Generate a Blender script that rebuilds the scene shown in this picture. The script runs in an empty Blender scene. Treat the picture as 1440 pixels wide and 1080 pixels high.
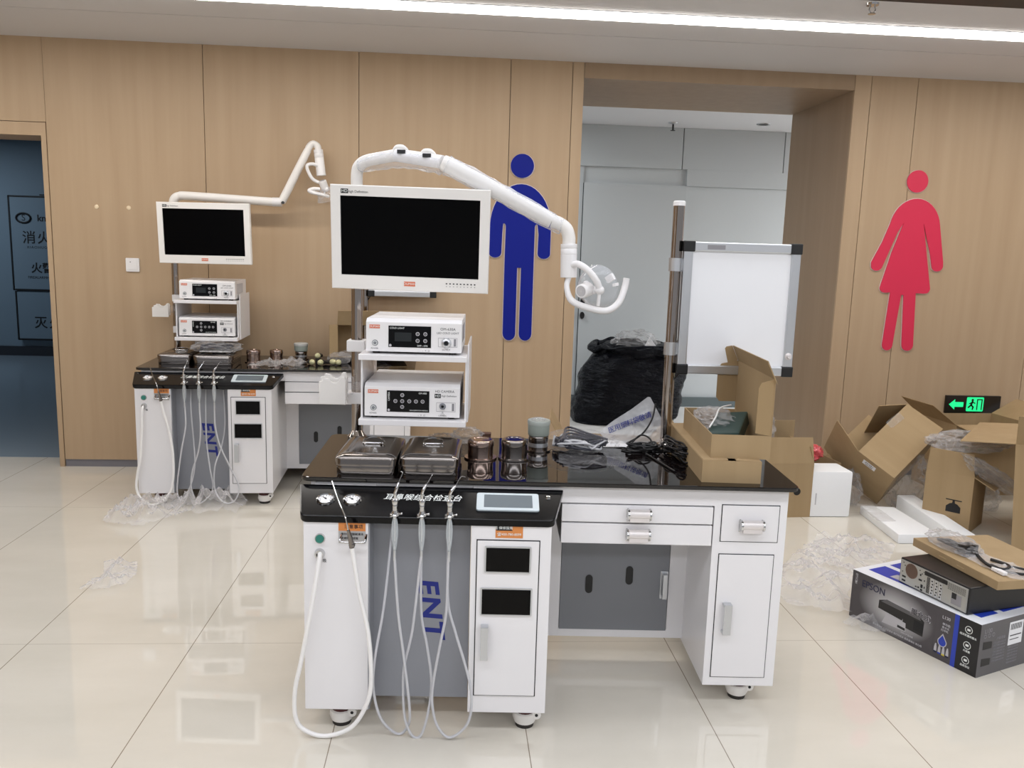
import bpy, bmesh, math, random
from mathutils import Vector, Matrix, Euler, noise

random.seed(7)
SC = bpy.context.scene
COL = SC.collection
PI = math.pi
R = math.radians
V = Vector


def T(x, y=None, z=None):
    return Matrix.Translation(V(x) if y is None else V((x, y, z)))


def RZ(a):
    return Matrix.Rotation(a, 4, 'Z')


def RX(a):
    return Matrix.Rotation(a, 4, 'X')


def RY(a):
    return Matrix.Rotation(a, 4, 'Y')


def basis(o, x, y, z):
    m = Matrix.Identity(4)
    for i, a in enumerate((V(x).normalized(), V(y).normalized(), V(z).normalized())):
        m[0][i], m[1][i], m[2][i] = a
    m[0][3], m[1][3], m[2][3] = o
    return m


# ------------------------------------------------------------------ materials
def mat(name, col, rough=0.5, metal=0.0, spec=0.5, coat=0.0, emit=None, estr=1.0, ior=None):
    m = bpy.data.materials.new(name)
    m.use_nodes = True
    b = m.node_tree.nodes['Principled BSDF']
    b.inputs['Base Color'].default_value = (*lin(col), 1)
    b.inputs['Roughness'].default_value = rough
    b.inputs['Metallic'].default_value = metal
    b.inputs['Specular IOR Level'].default_value = spec
    b.inputs['Coat Weight'].default_value = coat
    if ior:
        b.inputs['IOR'].default_value = ior
    if emit:
        b.inputs['Emission Color'].default_value = (*lin(emit), 1)
        b.inputs['Emission Strength'].default_value = estr
    return m


def lin(c):
    return tuple((v / 12.92 if v <= 0.04045 else ((v + 0.055) / 1.055) ** 2.4) for v in (x / 255 for x in c))


def nt(m):
    return m.node_tree.nodes, m.node_tree.links, m.node_tree.nodes['Principled BSDF']


def noise_tex(m, scale, detail=4, vec_scale=(1, 1, 1), rough=0.55):
    n, l, b = nt(m)
    tc = n.new('ShaderNodeTexCoord')
    mp = n.new('ShaderNodeMapping')
    mp.inputs['Scale'].default_value = vec_scale
    l.new(tc.outputs['Object'], mp.inputs['Vector'])
    t = n.new('ShaderNodeTexNoise')
    t.inputs['Scale'].default_value = scale
    t.inputs['Detail'].default_value = detail
    t.inputs['Roughness'].default_value = rough
    l.new(mp.outputs['Vector'], t.inputs['Vector'])
    return t


def ramp_to_color(m, tex, stops):
    n, l, b = nt(m)
    r = n.new('ShaderNodeValToRGB')
    e = r.color_ramp.elements
    e[0].position, e[0].color = stops[0][0], (*lin(stops[0][1]), 1)
    e[1].position, e[1].color = stops[-1][0], (*lin(stops[-1][1]), 1)
    for p, c in stops[1:-1]:
        x = e.new(p)
        x.color = (*lin(c), 1)
    l.new(tex.outputs[0], r.inputs['Fac'])
    l.new(r.outputs['Color'], b.inputs['Base Color'])
    return r


def bump(m, tex, strength=0.2, dist=0.01):
    n, l, b = nt(m)
    bp = n.new('ShaderNodeBump')
    bp.inputs['Strength'].default_value = strength
    bp.inputs['Distance'].default_value = dist
    l.new(tex.outputs[0], bp.inputs['Height'])
    l.new(bp.outputs['Normal'], b.inputs['Normal'])


def wood_mat(name, c0, c1, rough=0.45):
    m = mat(name, c0, rough, spec=0.4)
    t = noise_tex(m, 2.0, 5, (7, 7, 0.35), 0.55)
    ramp_to_color(m, t, [(0.3, c0), (0.5, tuple((a + b) / 2 for a, b in zip(c0, c1))), (0.72, c1)])
    return m


def film_mat(name, amount=0.22, tint=(235, 238, 245), rough=0.18, bscale=40, fac=0.55):
    m = bpy.data.materials.new(name)
    m.use_nodes = True
    n, l = m.node_tree.nodes, m.node_tree.links
    n.clear()
    out = n.new('ShaderNodeOutputMaterial')
    tr = n.new('ShaderNodeBsdfTransparent')
    pr = n.new('ShaderNodeBsdfPrincipled')
    pr.inputs['Base Color'].default_value = (*lin(tint), 1)
    pr.inputs['Roughness'].default_value = rough
    pr.inputs['Specular IOR Level'].default_value = 0.9
    tc = n.new('ShaderNodeTexCoord')
    tn = n.new('ShaderNodeTexNoise')
    tn.inputs['Scale'].default_value = bscale
    tn.inputs['Detail'].default_value = 3
    l.new(tc.outputs['Object'], tn.inputs['Vector'])
    bp = n.new('ShaderNodeBump')
    bp.inputs['Strength'].default_value = 0.5
    bp.inputs['Distance'].default_value = 0.01
    l.new(tn.outputs[0], bp.inputs['Height'])
    l.new(bp.outputs['Normal'], pr.inputs['Normal'])
    lw = n.new('ShaderNodeLayerWeight')
    lw.inputs['Blend'].default_value = 0.35
    l.new(bp.outputs['Normal'], lw.inputs['Normal'])
    ma = n.new('ShaderNodeMath')
    ma.operation = 'MULTIPLY_ADD'
    ma.inputs[1].default_value = fac
    ma.inputs[2].default_value = amount
    l.new(lw.outputs['Facing'], ma.inputs[0])
    mi = n.new('ShaderNodeMixShader')
    l.new(ma.outputs[0], mi.inputs['Fac'])
    l.new(tr.outputs[0], mi.inputs[1])
    l.new(pr.outputs[0], mi.inputs[2])
    l.new(mi.outputs[0], out.inputs['Surface'])
    return m


M = {}
M['wood'] = wood_mat('light_oak_veneer', (174, 149, 120), (182, 158, 129))
M['wood_lining'] = wood_mat('passage_lining_veneer', (150, 127, 102), (158, 135, 110))  # wood grain in a darker tone than the wall panels
M['groove'] = mat('groove_dark', (74, 52, 34), 0.8)
M['skirting'] = mat('grey_skirting', (118, 116, 122), 0.35)
M['ceiling'] = mat('ceiling_paint', (212, 211, 213), 0.7)
M['ceil_dark'] = mat('dark_ceiling_band', (10, 10, 16), 0.5)
M['grey_wall'] = mat('grey_wall_panel', (196, 201, 203), 0.55)
M['grey_wall_b'] = mat('grey_wall_panel_proud', (190, 195, 197), 0.55)
M['pale_floor'] = mat('pale_floor', (226, 224, 220), 0.2)
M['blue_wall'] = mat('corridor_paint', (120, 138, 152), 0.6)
M['corridor_floor'] = mat('corridor_floor_tile', (128, 140, 150), 0.2)  # tile like the main floor; dim bluish daylight is put into this colour
M['cab_text'] = mat('cabinet_text_black', (12, 14, 18), 0.6)
M['strip'] = mat('strip_light', (255, 255, 255), 0.5, emit=(255, 250, 244), estr=27.0)
M['white'] = mat('white_lacquer', (232, 230, 231), 0.28, spec=0.5)
M['white_pl'] = mat('white_plastic', (234, 232, 232), 0.35)
M['warm_white'] = mat('warm_white_plastic', (235, 232, 228), 0.35)
M['seam'] = mat('dark_seam', (24, 24, 26), 0.7)
M['black_glass'] = mat('black_glass', (14, 10, 10), 0.035, spec=0.65)
M['panel_black'] = mat('gloss_black_panel', (8, 8, 10), 0.14, spec=0.22)
M['grey_steel'] = mat('grey_painted_steel', (146, 148, 154), 0.32)
M['grey_board'] = mat('grey_board', (128, 130, 135), 0.45)
M['chrome'] = mat('chrome', (205, 205, 205), 0.09, metal=1.0)
M['pole'] = mat('polished_pole', (176, 168, 162), 0.1, metal=1.0)
M['steel'] = mat('brushed_steel', (140, 134, 130), 0.13, metal=1.0)
M['alu'] = mat('aluminium', (205, 207, 210), 0.32, metal=0.85)
M['alu_w'] = mat('pale_anodised', (222, 216, 214), 0.35, metal=0.25)
M['black'] = mat('black_plastic', (13, 13, 15), 0.45)
M['screen'] = mat('monitor_screen', (1, 1, 2), 0.3, spec=0.08)
M['dark_win'] = mat('dark_window_glass', (7, 6, 6), 0.1, spec=0.14)
M['lcd'] = mat('unlit_lcd', (98, 108, 114), 0.3, spec=0.2)
M['lcd_frame'] = mat('lcd_frame', (196, 206, 210), 0.35)
M['blue_text'] = mat('blue_lettering', (26, 40, 130), 0.5)
M['white_text'] = mat('white_lettering', (235, 238, 235), 0.5)
M['dark_text'] = mat('dark_lettering', (40, 40, 44), 0.5)
M['orange'] = mat('orange_label', (212, 134, 70), 0.5)
M['badge'] = mat('orange_badge', (214, 112, 78), 0.5)
M['grey_label'] = mat('grey_label', (176, 174, 172), 0.5)
M['green_knob'] = mat('green_cap', (40, 120, 106), 0.4)
M['maroon'] = mat('maroon_plastic', (70, 18, 20), 0.4)
M['rubber'] = mat('dark_rubber', (40, 36, 34), 0.7)
M['hose_w'] = mat('white_hose', (240, 238, 236), 0.35)
M['hose_g'] = mat('grey_hose', (196, 196, 200), 0.35)
M['blue_sign'] = mat('blue_sign_vinyl', (8, 26, 132), 0.5, spec=0.2)
M['red_sign'] = mat('red_sign_vinyl', (212, 40, 76), 0.4)
M['pale_edge'] = mat('pale_acrylic_edge', (214, 204, 200), 0.4)
M['card'] = wood_mat('cardboard', (160, 136, 101), (168, 144, 109), 0.85)
M['card_in'] = wood_mat('cardboard_inside', (152, 128, 93), (160, 136, 101), 0.9)
M['card_edge'] = mat('cardboard_edge', (184, 160, 120), 0.9)
M['foam'] = mat('white_foam', (240, 241, 242), 0.8)
tf = noise_tex(M['foam'], 120, 2)
bump(M['foam'], tf, 0.15, 0.003)
M['bag_black'] = mat('black_bin_bag', (5, 6, 14), 0.3, spec=0.13)
tb = noise_tex(M['bag_black'], 7, 5, (1, 1, 3.0))
bump(M['bag_black'], tb, 0.8, 0.07)
M['film'] = film_mat('clear_film', 0.10, (232, 230, 232), 0.25, 14, 0.5)
M['film2'] = film_mat('bubble_film', 0.12, (205, 203, 203), 0.2, 45, 0.42)
M['thin_bag'] = film_mat('thin_bag', 0.015, (225, 225, 228), 0.15, 30, 0.13)
M['clear'] = film_mat('clear_acrylic', 0.05, rough=0.05, bscale=2, fac=0.38)
M['wrap'] = film_mat('arm_wrap', 0.12, bscale=30)
M['bag_print'] = film_mat('printed_bag', 0.55, (222, 222, 224), 0.35, 30)
M['glass_cup'] = film_mat('glass_cup', 0.28, (225, 232, 235), 0.05, 2)
M['cable'] = mat('black_cable', (14, 13, 15), 0.42)
M['cable_b'] = mat('blue_black_cable', (38, 38, 52), 0.4)
M['paper'] = mat('white_paper', (236, 236, 238), 0.7)
M['green_box'] = mat('dark_green_plastic', (40, 62, 56), 0.45)
M['exit_green'] = mat('lit_green', (30, 210, 130), 0.5, emit=(30, 230, 140), estr=1.15)
M['sign_black'] = mat('exit_sign_black', (28, 22, 18), 0.3)
M['pbox'] = mat('printed_dark_carton', (72, 68, 72), 0.35)
M['pbox_black'] = mat('printed_black_carton', (20, 19, 22), 0.35)
M['pbox_grey'] = mat('printed_grey_carton', (92, 90, 92), 0.4)
M['pbox_white'] = mat('printed_white_carton', (230, 232, 236), 0.4)
M['pbox_blue'] = mat('printed_blue_carton', (36, 62, 172), 0.4)
M['navy'] = mat('navy_ink', (18, 22, 62), 0.5)
M['mid_grey'] = mat('mid_grey_ink', (140, 138, 142), 0.5)
M['pale_print'] = mat('pale_print', (186, 184, 188), 0.5)
M['yellow'] = mat('yellow_ink', (206, 190, 70), 0.5)
M['pc_steel'] = mat('pc_zinc', (178, 178, 174), 0.35, metal=0.6)
M['pc_black'] = mat('pc_black', (17, 17, 20), 0.35)
M['pc_copper'] = mat('pc_fan_mesh', (120, 96, 82), 0.5, metal=0.4)
M['red_bag'] = film_mat('red_plastic', 0.75, (226, 92, 98), 0.3, 30)
M['bulb'] = mat('pale_bulb', (196, 192, 150), 0.3)
M['jar_grey'] = mat('grey_jar', (150, 158, 150), 0.4)
M['brown_box'] = mat('brown_box', (86, 54, 40), 0.6)
M['copper'] = mat('warm_steel', (172, 152, 142), 0.14, metal=1.0)  # steel with the warm reflection of its surroundings put into the colour

# wood bump-free; floor tiles with grout lines every 0.6 m
mf = mat('polished_floor_tile', (206, 198, 184), 0.02, spec=1.0)
M['floor'] = mf
n, l, b = nt(mf)
tn = noise_tex(mf, 1.3, 7, (1, 2.2, 1), 0.6)
rp = n.new('ShaderNodeValToRGB')
rp.color_ramp.elements[0].position, rp.color_ramp.elements[0].color = 0.3, (*lin((209, 203, 190)), 1)
rp.color_ramp.elements[1].position, rp.color_ramp.elements[1].color = 0.7, (*lin((219, 213, 201)), 1)
l.new(tn.outputs[0], rp.inputs['Fac'])
tc = n.new('ShaderNodeTexCoord')
sx = n.new('ShaderNodeSeparateXYZ')
l.new(tc.outputs['Object'], sx.inputs[0])


def grout(sock, off, step, half):
    a = n.new('ShaderNodeMath'); a.operation = 'SUBTRACT'; a.inputs[1].default_value = off
    l.new(sock, a.inputs[0])
    w = n.new('ShaderNodeMath'); w.operation = 'PINGPONG'; w.inputs[1].default_value = step / 2
    l.new(a.outputs[0], w.inputs[0])
    c = n.new('ShaderNodeMath'); c.operation = 'LESS_THAN'; c.inputs[1].default_value = half
    l.new(w.outputs[0], c.inputs[0])
    return c.outputs[0]


g1 = grout(sx.outputs[0], -0.946, 0.6, 0.0016)
g2 = grout(sx.outputs[1], 2.982, 1.64, 0.0014)
gm = n.new('ShaderNodeMath'); gm.operation = 'MULTIPLY'; gm.inputs[1].default_value = 0.55
l.new(g2, gm.inputs[0])
gx = n.new('ShaderNodeMath'); gx.operation = 'MAXIMUM'
l.new(g1, gx.inputs[0]); l.new(gm.outputs[0], gx.inputs[1])
mx = n.new('ShaderNodeMix'); mx.data_type = 'RGBA'
l.new(gx.outputs[0], mx.inputs['Factor'])
l.new(rp.outputs['Color'], mx.inputs['A'])
mx.inputs['B'].default_value = (*lin((140, 128, 112)), 1)
l.new(mx.outputs['Result'], b.inputs['Base Color'])


# ------------------------------------------------------------------ mesh helpers
def BX(x0, x1, y0, y1, z0, z1, bm=None):
    bm = bm or bmesh.new()
    v = [bm.verts.new((x, y, z)) for z in (z0, z1) for y in (y0, y1) for x in (x0, x1)]
    for f in ((0, 2, 3, 1), (4, 5, 7, 6), (0, 1, 5, 4), (2, 6, 7, 3), (0, 4, 6, 2), (1, 3, 7, 5)):
        bm.faces.new([v[i] for i in f])
    return bm


def PRISM(pts, z0, z1, mtx=None, bm=None):
    """closed 2-D outline (counter-clockwise) extruded from z0 to z1, then moved by mtx"""
    bm = bm or bmesh.new()
    a = [bm.verts.new((p[0], p[1], z0)) for p in pts]
    c = [bm.verts.new((p[0], p[1], z1)) for p in pts]
    k = len(pts)
    bm.faces.new(a[::-1])
    bm.faces.new(c)
    for i in range(k):
        bm.faces.new((a[i], a[(i + 1) % k], c[(i + 1) % k], c[i]))
    if mtx is not None:
        bmesh.ops.transform(bm, matrix=mtx, verts=a + c)
    return bm


def RRECT(x0, x1, y0, y1, r, k=5):
    pts = []
    for cx, cy, a0 in ((x1 - r, y0 + r, -90), (x1 - r, y1 - r, 0), (x0 + r, y1 - r, 90), (x0 + r, y0 + r, 180)):
        for i in range(k + 1):
            a = R(a0 + 90 * i / k)
            pts.append((cx + r * math.cos(a), cy + r * math.sin(a)))
    return pts


def CIRC(cx, cy, r, k=24):
    return [(cx + r * math.cos(2 * PI * i / k), cy + r * math.sin(2 * PI * i / k)) for i in range(k)]


def LATHE(prof, mtx=None, seg=28, bm=None):
    """profile [(r, z)] turned about z"""
    bm = bm or bmesh.new()
    rings = []
    for r, z in prof:
        if r < 1e-6:
            rings.append([bm.verts.new((0, 0, z))])
        else:
            rings.append([bm.verts.new((r * math.cos(2 * PI * i / seg), r * math.sin(2 * PI * i / seg), z)) for i in range(seg)])
    for a, c in zip(rings, rings[1:]):
        for i in range(seg):
            j = (i + 1) % seg
            if len(a) == 1 and len(c) == 1:
                continue
            if len(a) == 1:
                bm.faces.new((a[0], c[j], c[i]))
            elif len(c) == 1:
                bm.faces.new((a[i], a[j], c[0]))
            else:
                bm.faces.new((a[i], a[j], c[j], c[i]))
    vs = [v for q in rings for v in q]
    if mtx is not None:
        bmesh.ops.transform(bm, matrix=mtx, verts=vs)
    return bm


def smooth_path(pts, res=6):
    pts = [V(p) for p in pts]
    out = []
    for i in range(len(pts) - 1):
        p0 = pts[max(i - 1, 0)]; p1 = pts[i]; p2 = pts[i + 1]; p3 = pts[min(i + 2, len(pts) - 1)]
        for k in range(res):
            t = k / res
            out.append(0.5 * ((2 * p1) + (p2 - p0) * t + (2 * p0 - 5 * p1 + 4 * p2 - p3) * t * t + (3 * p1 - p0 - 3 * p2 + p3) * t ** 3))
    out.append(pts[-1])
    return out


def TUBE(pts, r, seg=10, res=6, bm=None, closed=False):
    """round tube along a smoothed path; r a number or one radius per control point"""
    bm = bm or bmesh.new()
    k = len(pts)
    P = smooth_path(pts, res) if res > 1 else [V(p) for p in pts]
    if isinstance(r, (int, float)):
        rad = [r] * len(P)
    else:
        rad = []
        for i in range(len(P)):
            t = i / (len(P) - 1) * (k - 1)
            a = min(int(t), k - 2)
            rad.append(r[a] + (r[a + 1] - r[a]) * (t - a))
    t0 = (P[1] - P[0]).normalized()
    up = V((0, 0, 1)) if abs(t0.z) < 0.9 else V((0, 1, 0))
    nrm = (up - t0 * up.dot(t0)).normalized()
    rings = []
    for i, p in enumerate(P):
        t = (P[min(i + 1, len(P) - 1)] - P[max(i - 1, 0)])
        t = t.normalized() if t.length > 1e-9 else t0
        nrm = (nrm - t * nrm.dot(t))
        nrm = nrm.normalized() if nrm.length > 1e-6 else t.orthogonal().normalized()
        bi = t.cross(nrm)
        rings.append([bm.verts.new(p + (nrm * math.cos(2 * PI * j / seg) + bi * math.sin(2 * PI * j / seg)) * rad[i]) for j in range(seg)])
    for a, c in zip(rings, rings[1:]):
        for j in range(seg):
            bm.faces.new((a[j], a[(j + 1) % seg], c[(j + 1) % seg], c[j]))
    bm.faces.new(rings[0][::-1])
    bm.faces.new(rings[-1])
    return bm


def CYL(p0, p1, r0, r1=None, seg=24, bm=None):
    return TUBE([p0, p1], [r0, r0 if r1 is None else r1], seg, 1, bm)


def BALL(c, r, seg=20, bm=None, scale=(1, 1, 1)):
    bm = bm or bmesh.new()
    m = T(c) @ Matrix.Diagonal((*scale, 1))
    bmesh.ops.create_uvsphere(bm, u_segments=seg, v_segments=max(6, seg // 2), radius=r, matrix=m)
    return bm


def MOVE(bm, mtx):
    bmesh.ops.transform(bm, matrix=mtx, verts=bm.verts)
    return bm


BASE = {}


def link_mesh(name, layers, smooth, bev, base):
    if not isinstance(layers, list):
        layers = [layers]
    me = bpy.data.meshes.new(name)
    big = bmesh.new()
    for i, (bm, m) in enumerate(layers):
        if bev:
            bmesh.ops.recalc_face_normals(bm, faces=bm.faces)
            ed = [e for e in bm.edges if len(e.link_faces) == 2 and e.calc_face_angle(0) > R(40)]
            if ed:
                bmesh.ops.bevel(bm, geom=ed, offset=bev, segments=2, profile=0.6, affect='EDGES', clamp_overlap=True)
        for f in bm.faces:
            f.material_index = i
        tmp = bpy.data.meshes.new('tmp')
        bm.to_mesh(tmp)
        bm.free()
        big.from_mesh(tmp)
        bpy.data.meshes.remove(tmp)
        me.materials.append(m)
    if base is not None:
        bmesh.ops.translate(big, vec=-V(base), verts=big.verts)
    bmesh.ops.recalc_face_normals(big, faces=big.faces)
    big.to_mesh(me)
    big.free()
    if smooth:
        for p in me.polygons:
            p.use_smooth = True
        if smooth is True:
            me.set_sharp_from_angle(angle=R(38))
    return me


def tagset(o, label=None, cat=None, group=None, kind=None):
    if label: o['label'] = label
    if cat: o['category'] = cat
    if group: o['group'] = group
    if kind: o['kind'] = kind
    return o


def thing(name, label, cat, frame=None, base=(0, 0, 0), group=None):
    o = bpy.data.objects.new(name, None)
    o.empty_display_size = 0.05
    COL.objects.link(o)
    o.matrix_world = (frame if frame is not None else Matrix.Identity(4)) @ T(base)
    BASE[o.name] = V(base)
    return tagset(o, label, cat, group)


def part(name, layers, m=None, parent=None, smooth=False, bev=0.0, label=None, kind=None):
    if m is not None:
        layers = [(layers, m)]
    base = BASE[parent.name] if parent is not None else None
    me = link_mesh(name, layers, smooth, bev, base)
    o = bpy.data.objects.new(name, me)
    COL.objects.link(o)
    if parent is not None:
        o.parent = parent
        BASE[o.name] = BASE[parent.name]
    if label: o['label'] = label
    if kind: o['kind'] = kind
    return o


def solo(name, layers, m, label, cat, frame=None, base=(0, 0, 0), group=None, smooth=False, bev=0.0, kind=None):
    if m is not None:
        layers = [(layers, m)]
    me = link_mesh(name, layers, smooth, bev, base)
    o = bpy.data.objects.new(name, me)
    COL.objects.link(o)
    o.matrix_world = (frame if frame is not None else Matrix.Identity(4)) @ T(base)
    BASE[o.name] = V(base)
    return tagset(o, label, cat, group, kind)


def struct(name, layers, m=None, smooth=False, bev=0.0):
    if m is not None:
        layers = [(layers, m)]
    me = link_mesh(name, layers, smooth, bev, None)
    o = bpy.data.objects.new(name, me)
    COL.objects.link(o)
    o['kind'] = 'structure'
    return o


def dup(root, mtx, label, group=None, name=None):
    """a copy of a thing with copies of its parts and sub-parts"""
    r = root.copy()
    COL.objects.link(r)
    r.matrix_world = mtx
    r['label'] = label
    if group: r['group'] = group
    for ch in list(root.children):
        c = ch.copy(); COL.objects.link(c); c.parent = r
        for g in list(ch.children):
            d = g.copy(); COL.objects.link(d); d.parent = c
    return r


def TXT(body, size, mtx, ext=0.0006, shear=0.0, sx=1.0, sy=1.0, align='CENTER', spacing=1.0, bold=0.0):
    """lettering as a bmesh: baseline plane x-y of mtx, centred"""
    cu = bpy.data.curves.new('lettering', 'FONT')
    cu.body = body
    cu.size = size
    cu.extrude = ext
    cu.shear = shear
    cu.offset = bold
    cu.align_x = align
    cu.align_y = 'CENTER'
    cu.space_character = spacing
    cu.resolution_u = 3
    ob = bpy.data.objects.new('lettering_tmp', cu)
    COL.objects.link(ob)
    dg = bpy.context.evaluated_depsgraph_get()
    me = bpy.data.meshes.new_from_object(ob.evaluated_get(dg))
    bm = bmesh.new()
    bm.from_mesh(me)
    bpy.data.objects.remove(ob)
    bpy.data.curves.remove(cu)
    bpy.data.meshes.remove(me)
    MOVE(bm, mtx @ Matrix.Diagonal((sx, sy, 1, 1)))
    return bm


def MERGE(*bms):
    big = bms[0]
    for bm in bms[1:]:
        tmp = bpy.data.meshes.new('tmp')
        bm.to_mesh(tmp)
        bm.free()
        big.from_mesh(tmp)
        bpy.data.meshes.remove(tmp)
    return big


def FRONT(x, y, z):
    """frame of a face that looks towards -y: local x = right, local y = up, local z = outwards"""
    return basis((x, y, z), (1, 0, 0), (0, 0, 1), (0, -1, 0))


def CRUMPLE(poly, h, step=0.02, seed=0, freq=7.0, z0=0.004, edge=0.05):
    """a crumpled sheet lying over a footprint polygon"""
    bm = bmesh.new()
    xs = [p[0] for p in poly]; ys = [p[1] for p in poly]
    nx = int((max(xs) - min(xs)) / step) + 2
    ny = int((max(ys) - min(ys)) / step) + 2

    def inside(x, y):
        c = False
        j = len(poly) - 1
        for i in range(len(poly)):
            xi, yi = poly[i]; xj, yj = poly[j]
            if (yi > y) != (yj > y) and x < (xj - xi) * (y - yi) / (yj - yi + 1e-12) + xi:
                c = not c
            j = i
        return c

    def dist(x, y):
        d = 9
        for i in range(len(poly)):
            a = V((*poly[i - 1], 0)); b = V((*poly[i], 0)); p = V((x, y, 0))
            t = max(0, min(1, (p - a).dot(b - a) / max((b - a).length_squared, 1e-9)))
            d = min(d, (p - a - (b - a) * t).length)
        return d
    grid = {}
    for i in range(nx):
        for j in range(ny):
            x = min(xs) + i * step; y = min(ys) + j * step
            wx = x + 0.5 * step * noise.noise(V((x * 23, y * 23, seed)))
            wy = y + 0.5 * step * noise.noise(V((x * 23, y * 23, seed + 9)))
            if inside(wx, wy):
                e = min(1, dist(wx, wy) / edge)
                q = V((wx * freq, wy * freq, seed * 3.1))
                rd = 1 - abs(noise.noise(q)) * 2
                rd2 = 1 - abs(noise.noise(q * 2.7)) * 2
                z = z0 + h * (0.25 + 0.75 * e) * max(0.0, 0.55 * max(rd, 0) ** 2 + 0.3 * max(rd2, 0) + 0.15 * noise.noise(q * 6))
                grid[i, j] = bm.verts.new((wx, wy, z))
    for (i, j), v in list(grid.items()):
        q = [grid.get(k) for k in ((i, j), (i + 1, j), (i + 1, j + 1), (i, j + 1))]
        if all(q):
            bm.faces.new(q)
    for v in bm.verts:
        if any(len(x.link_faces) == 1 for x in v.link_edges):
            best = None
            for i in range(len(poly)):
                p_, q_ = V((*poly[i - 1], 0)), V((*poly[i], 0))
                o_ = V((v.co.x, v.co.y, 0))
                t_ = max(0, min(1, (o_ - p_).dot(q_ - p_) / max((q_ - p_).length_squared, 1e-9)))
                s_ = p_ + (q_ - p_) * t_
                if best is None or (s_ - o_).length < (best - o_).length:
                    best = s_
            v.co.x, v.co.y = best.x, best.y
    loose = [v for v in bm.verts if not v.link_faces]
    bmesh.ops.delete(bm, geom=loose, context='VERTS')
    return bm


def LUMP(c, rad, seed=0, amp=0.3, freq=6.0, sub=4, flat=None, squash=1.0):
    """crumpled closed blob; flat = z it may not go below"""
    bm = bmesh.new()
    bmesh.ops.create_icosphere(bm, subdivisions=sub, radius=1.0)
    for v in bm.verts:
        d = v.co.normalized()
        q = d * freq * 0.35 + V((seed * 5.3, seed * 1.7, seed))
        rr = 1 + amp * (1 - 2 * abs(noise.noise(q))) * 0.7 + amp * 0.5 * noise.noise(q * 3.1)
        v.co = V((d.x * rad[0], d.y * rad[1], d.z * rad[2])) * rr + V(c)
        if flat is not None and v.co.z < flat:
            v.co.z = flat + 0.002 * abs(noise.noise(v.co * 40))
    return bm


# ------------------------------------------------------------------ camera
def look(yaw, pitch, roll):
    cy, sy = math.cos(yaw), math.sin(yaw)
    f = V((sy, cy, 0)); r = V((cy, -sy, 0)); d = V((0, 0, -1))
    f2 = f * math.cos(pitch) + d * math.sin(pitch)
    d2 = d * math.cos(pitch) - f * math.sin(pitch)
    r3 = r * math.cos(roll) - d2 * math.sin(roll)
    d3 = d2 * math.cos(roll) + r * math.sin(roll)
    return r3, d3, f2


cam_d = bpy.data.cameras.new('camera')
cam = bpy.data.objects.new('camera', cam_d)
COL.objects.link(cam)
r3, d3, f2 = look(0.0743, 0.1590, 0.0298)
cam.matrix_world = basis((0, 0, 1.4866), r3, -d3, -f2)
cam_d.sensor_width = 36
cam_d.lens = 1163.37 * 36 / 1440
cam_d.clip_start = 0.05
SC.camera = cam

# ================================================================== the room
WY = 5.49
ZC = 2.69
struct('floor', BX(-7.5, 7.5, -5, 6.5, -0.05, 0), M['floor'])

bm = bmesh.new()
for x0, x1, z0, z1 in ((-7.5, -3.56, 0.05, ZC), (-3.55, -2.526, 2.19, ZC), (-2.524, -1.571, 0.05, ZC), (-1.567, -0.614, 0.05, ZC),
                       (-0.610, 0.341, 0.05, ZC), (0.345, 0.737, 0.05, ZC), (0.741, 0.812, 0.0, ZC),
                       (2.603, 2.712, 0.0, ZC), (2.716, 3.028, 0.05, ZC), (3.032, 3.999, 0.05, ZC), (4.003, 4.97, 0.05, ZC),
                       (4.974, 7.5, 0.05, ZC)):
    BX(x0, x1, WY, WY + 0.018, z0, z1, bm)
bk = bmesh.new()
for x0, x1, z0, z1 in ((-7.5, -3.55, 0, ZC), (-3.55, -2.51, 2.15, ZC), (-2.51, 0.741, 0, ZC), (0.741, 2.68, 2.6, ZC), (2.68, 7.5, 0, ZC)):
    BX(x0, x1, WY + 0.018, WY + 0.06, z0, z1, bk)
struct('wall_back', [(bm, M['wood']), (bk, M['groove'])])
bm = bmesh.new()
for x0, x1 in ((-7.5, -3.56), (-2.524, 0.738), (2.714, 7.5)):
    BX(x0, x1, WY + 0.006, WY + 0.018, 0, 0.048, bm)
struct('wall_left', BX(-6.05, -6.0, -5, 5.49, 0, ZC), M['wood'])  # out of view, added to block world light from the left
struct('baseboard_back', bm, M['skirting'])

# lining of the wide passage: side jambs, lintel underside
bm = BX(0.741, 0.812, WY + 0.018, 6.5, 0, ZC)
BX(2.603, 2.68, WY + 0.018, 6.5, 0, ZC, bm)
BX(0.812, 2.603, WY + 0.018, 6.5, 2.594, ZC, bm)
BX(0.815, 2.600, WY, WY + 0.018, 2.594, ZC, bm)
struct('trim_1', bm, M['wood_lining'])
# lining of the doorway on the left
bm = BX(-2.558, -2.528, WY - 0.004, WY + 0.30, 0, 2.108)
BX(-3.56, -2.528, WY - 0.004, WY + 0.30, 2.108, 2.186, bm)
BX(-3.59, -3.56, WY - 0.004, WY + 0.30, 0, 2.186, bm)
struct('trim_2', bm, M['wood'])

# ceiling: two boards with a joint, a dark raised band, the near field
bm = BX(-7.5, 7.5, 3.967, 4.827, ZC, ZC + 0.05)
BX(-7.5, 7.5, 4.834, 5.56, ZC, ZC + 0.05, bm)
BX(-7.5, 7.5, -5, 3.2, ZC, ZC + 0.05, bm)
bk = BX(-7.5, 7.5, 3.2, 3.967, ZC - 0.0005, ZC + 0.03)
BX(-7.5, 7.5, 4.826, 4.835, ZC + 0.004, ZC + 0.02, bk)
struct('ceiling', [(bm, M['ceiling']), (bk, M['ceil_dark'])])

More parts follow.
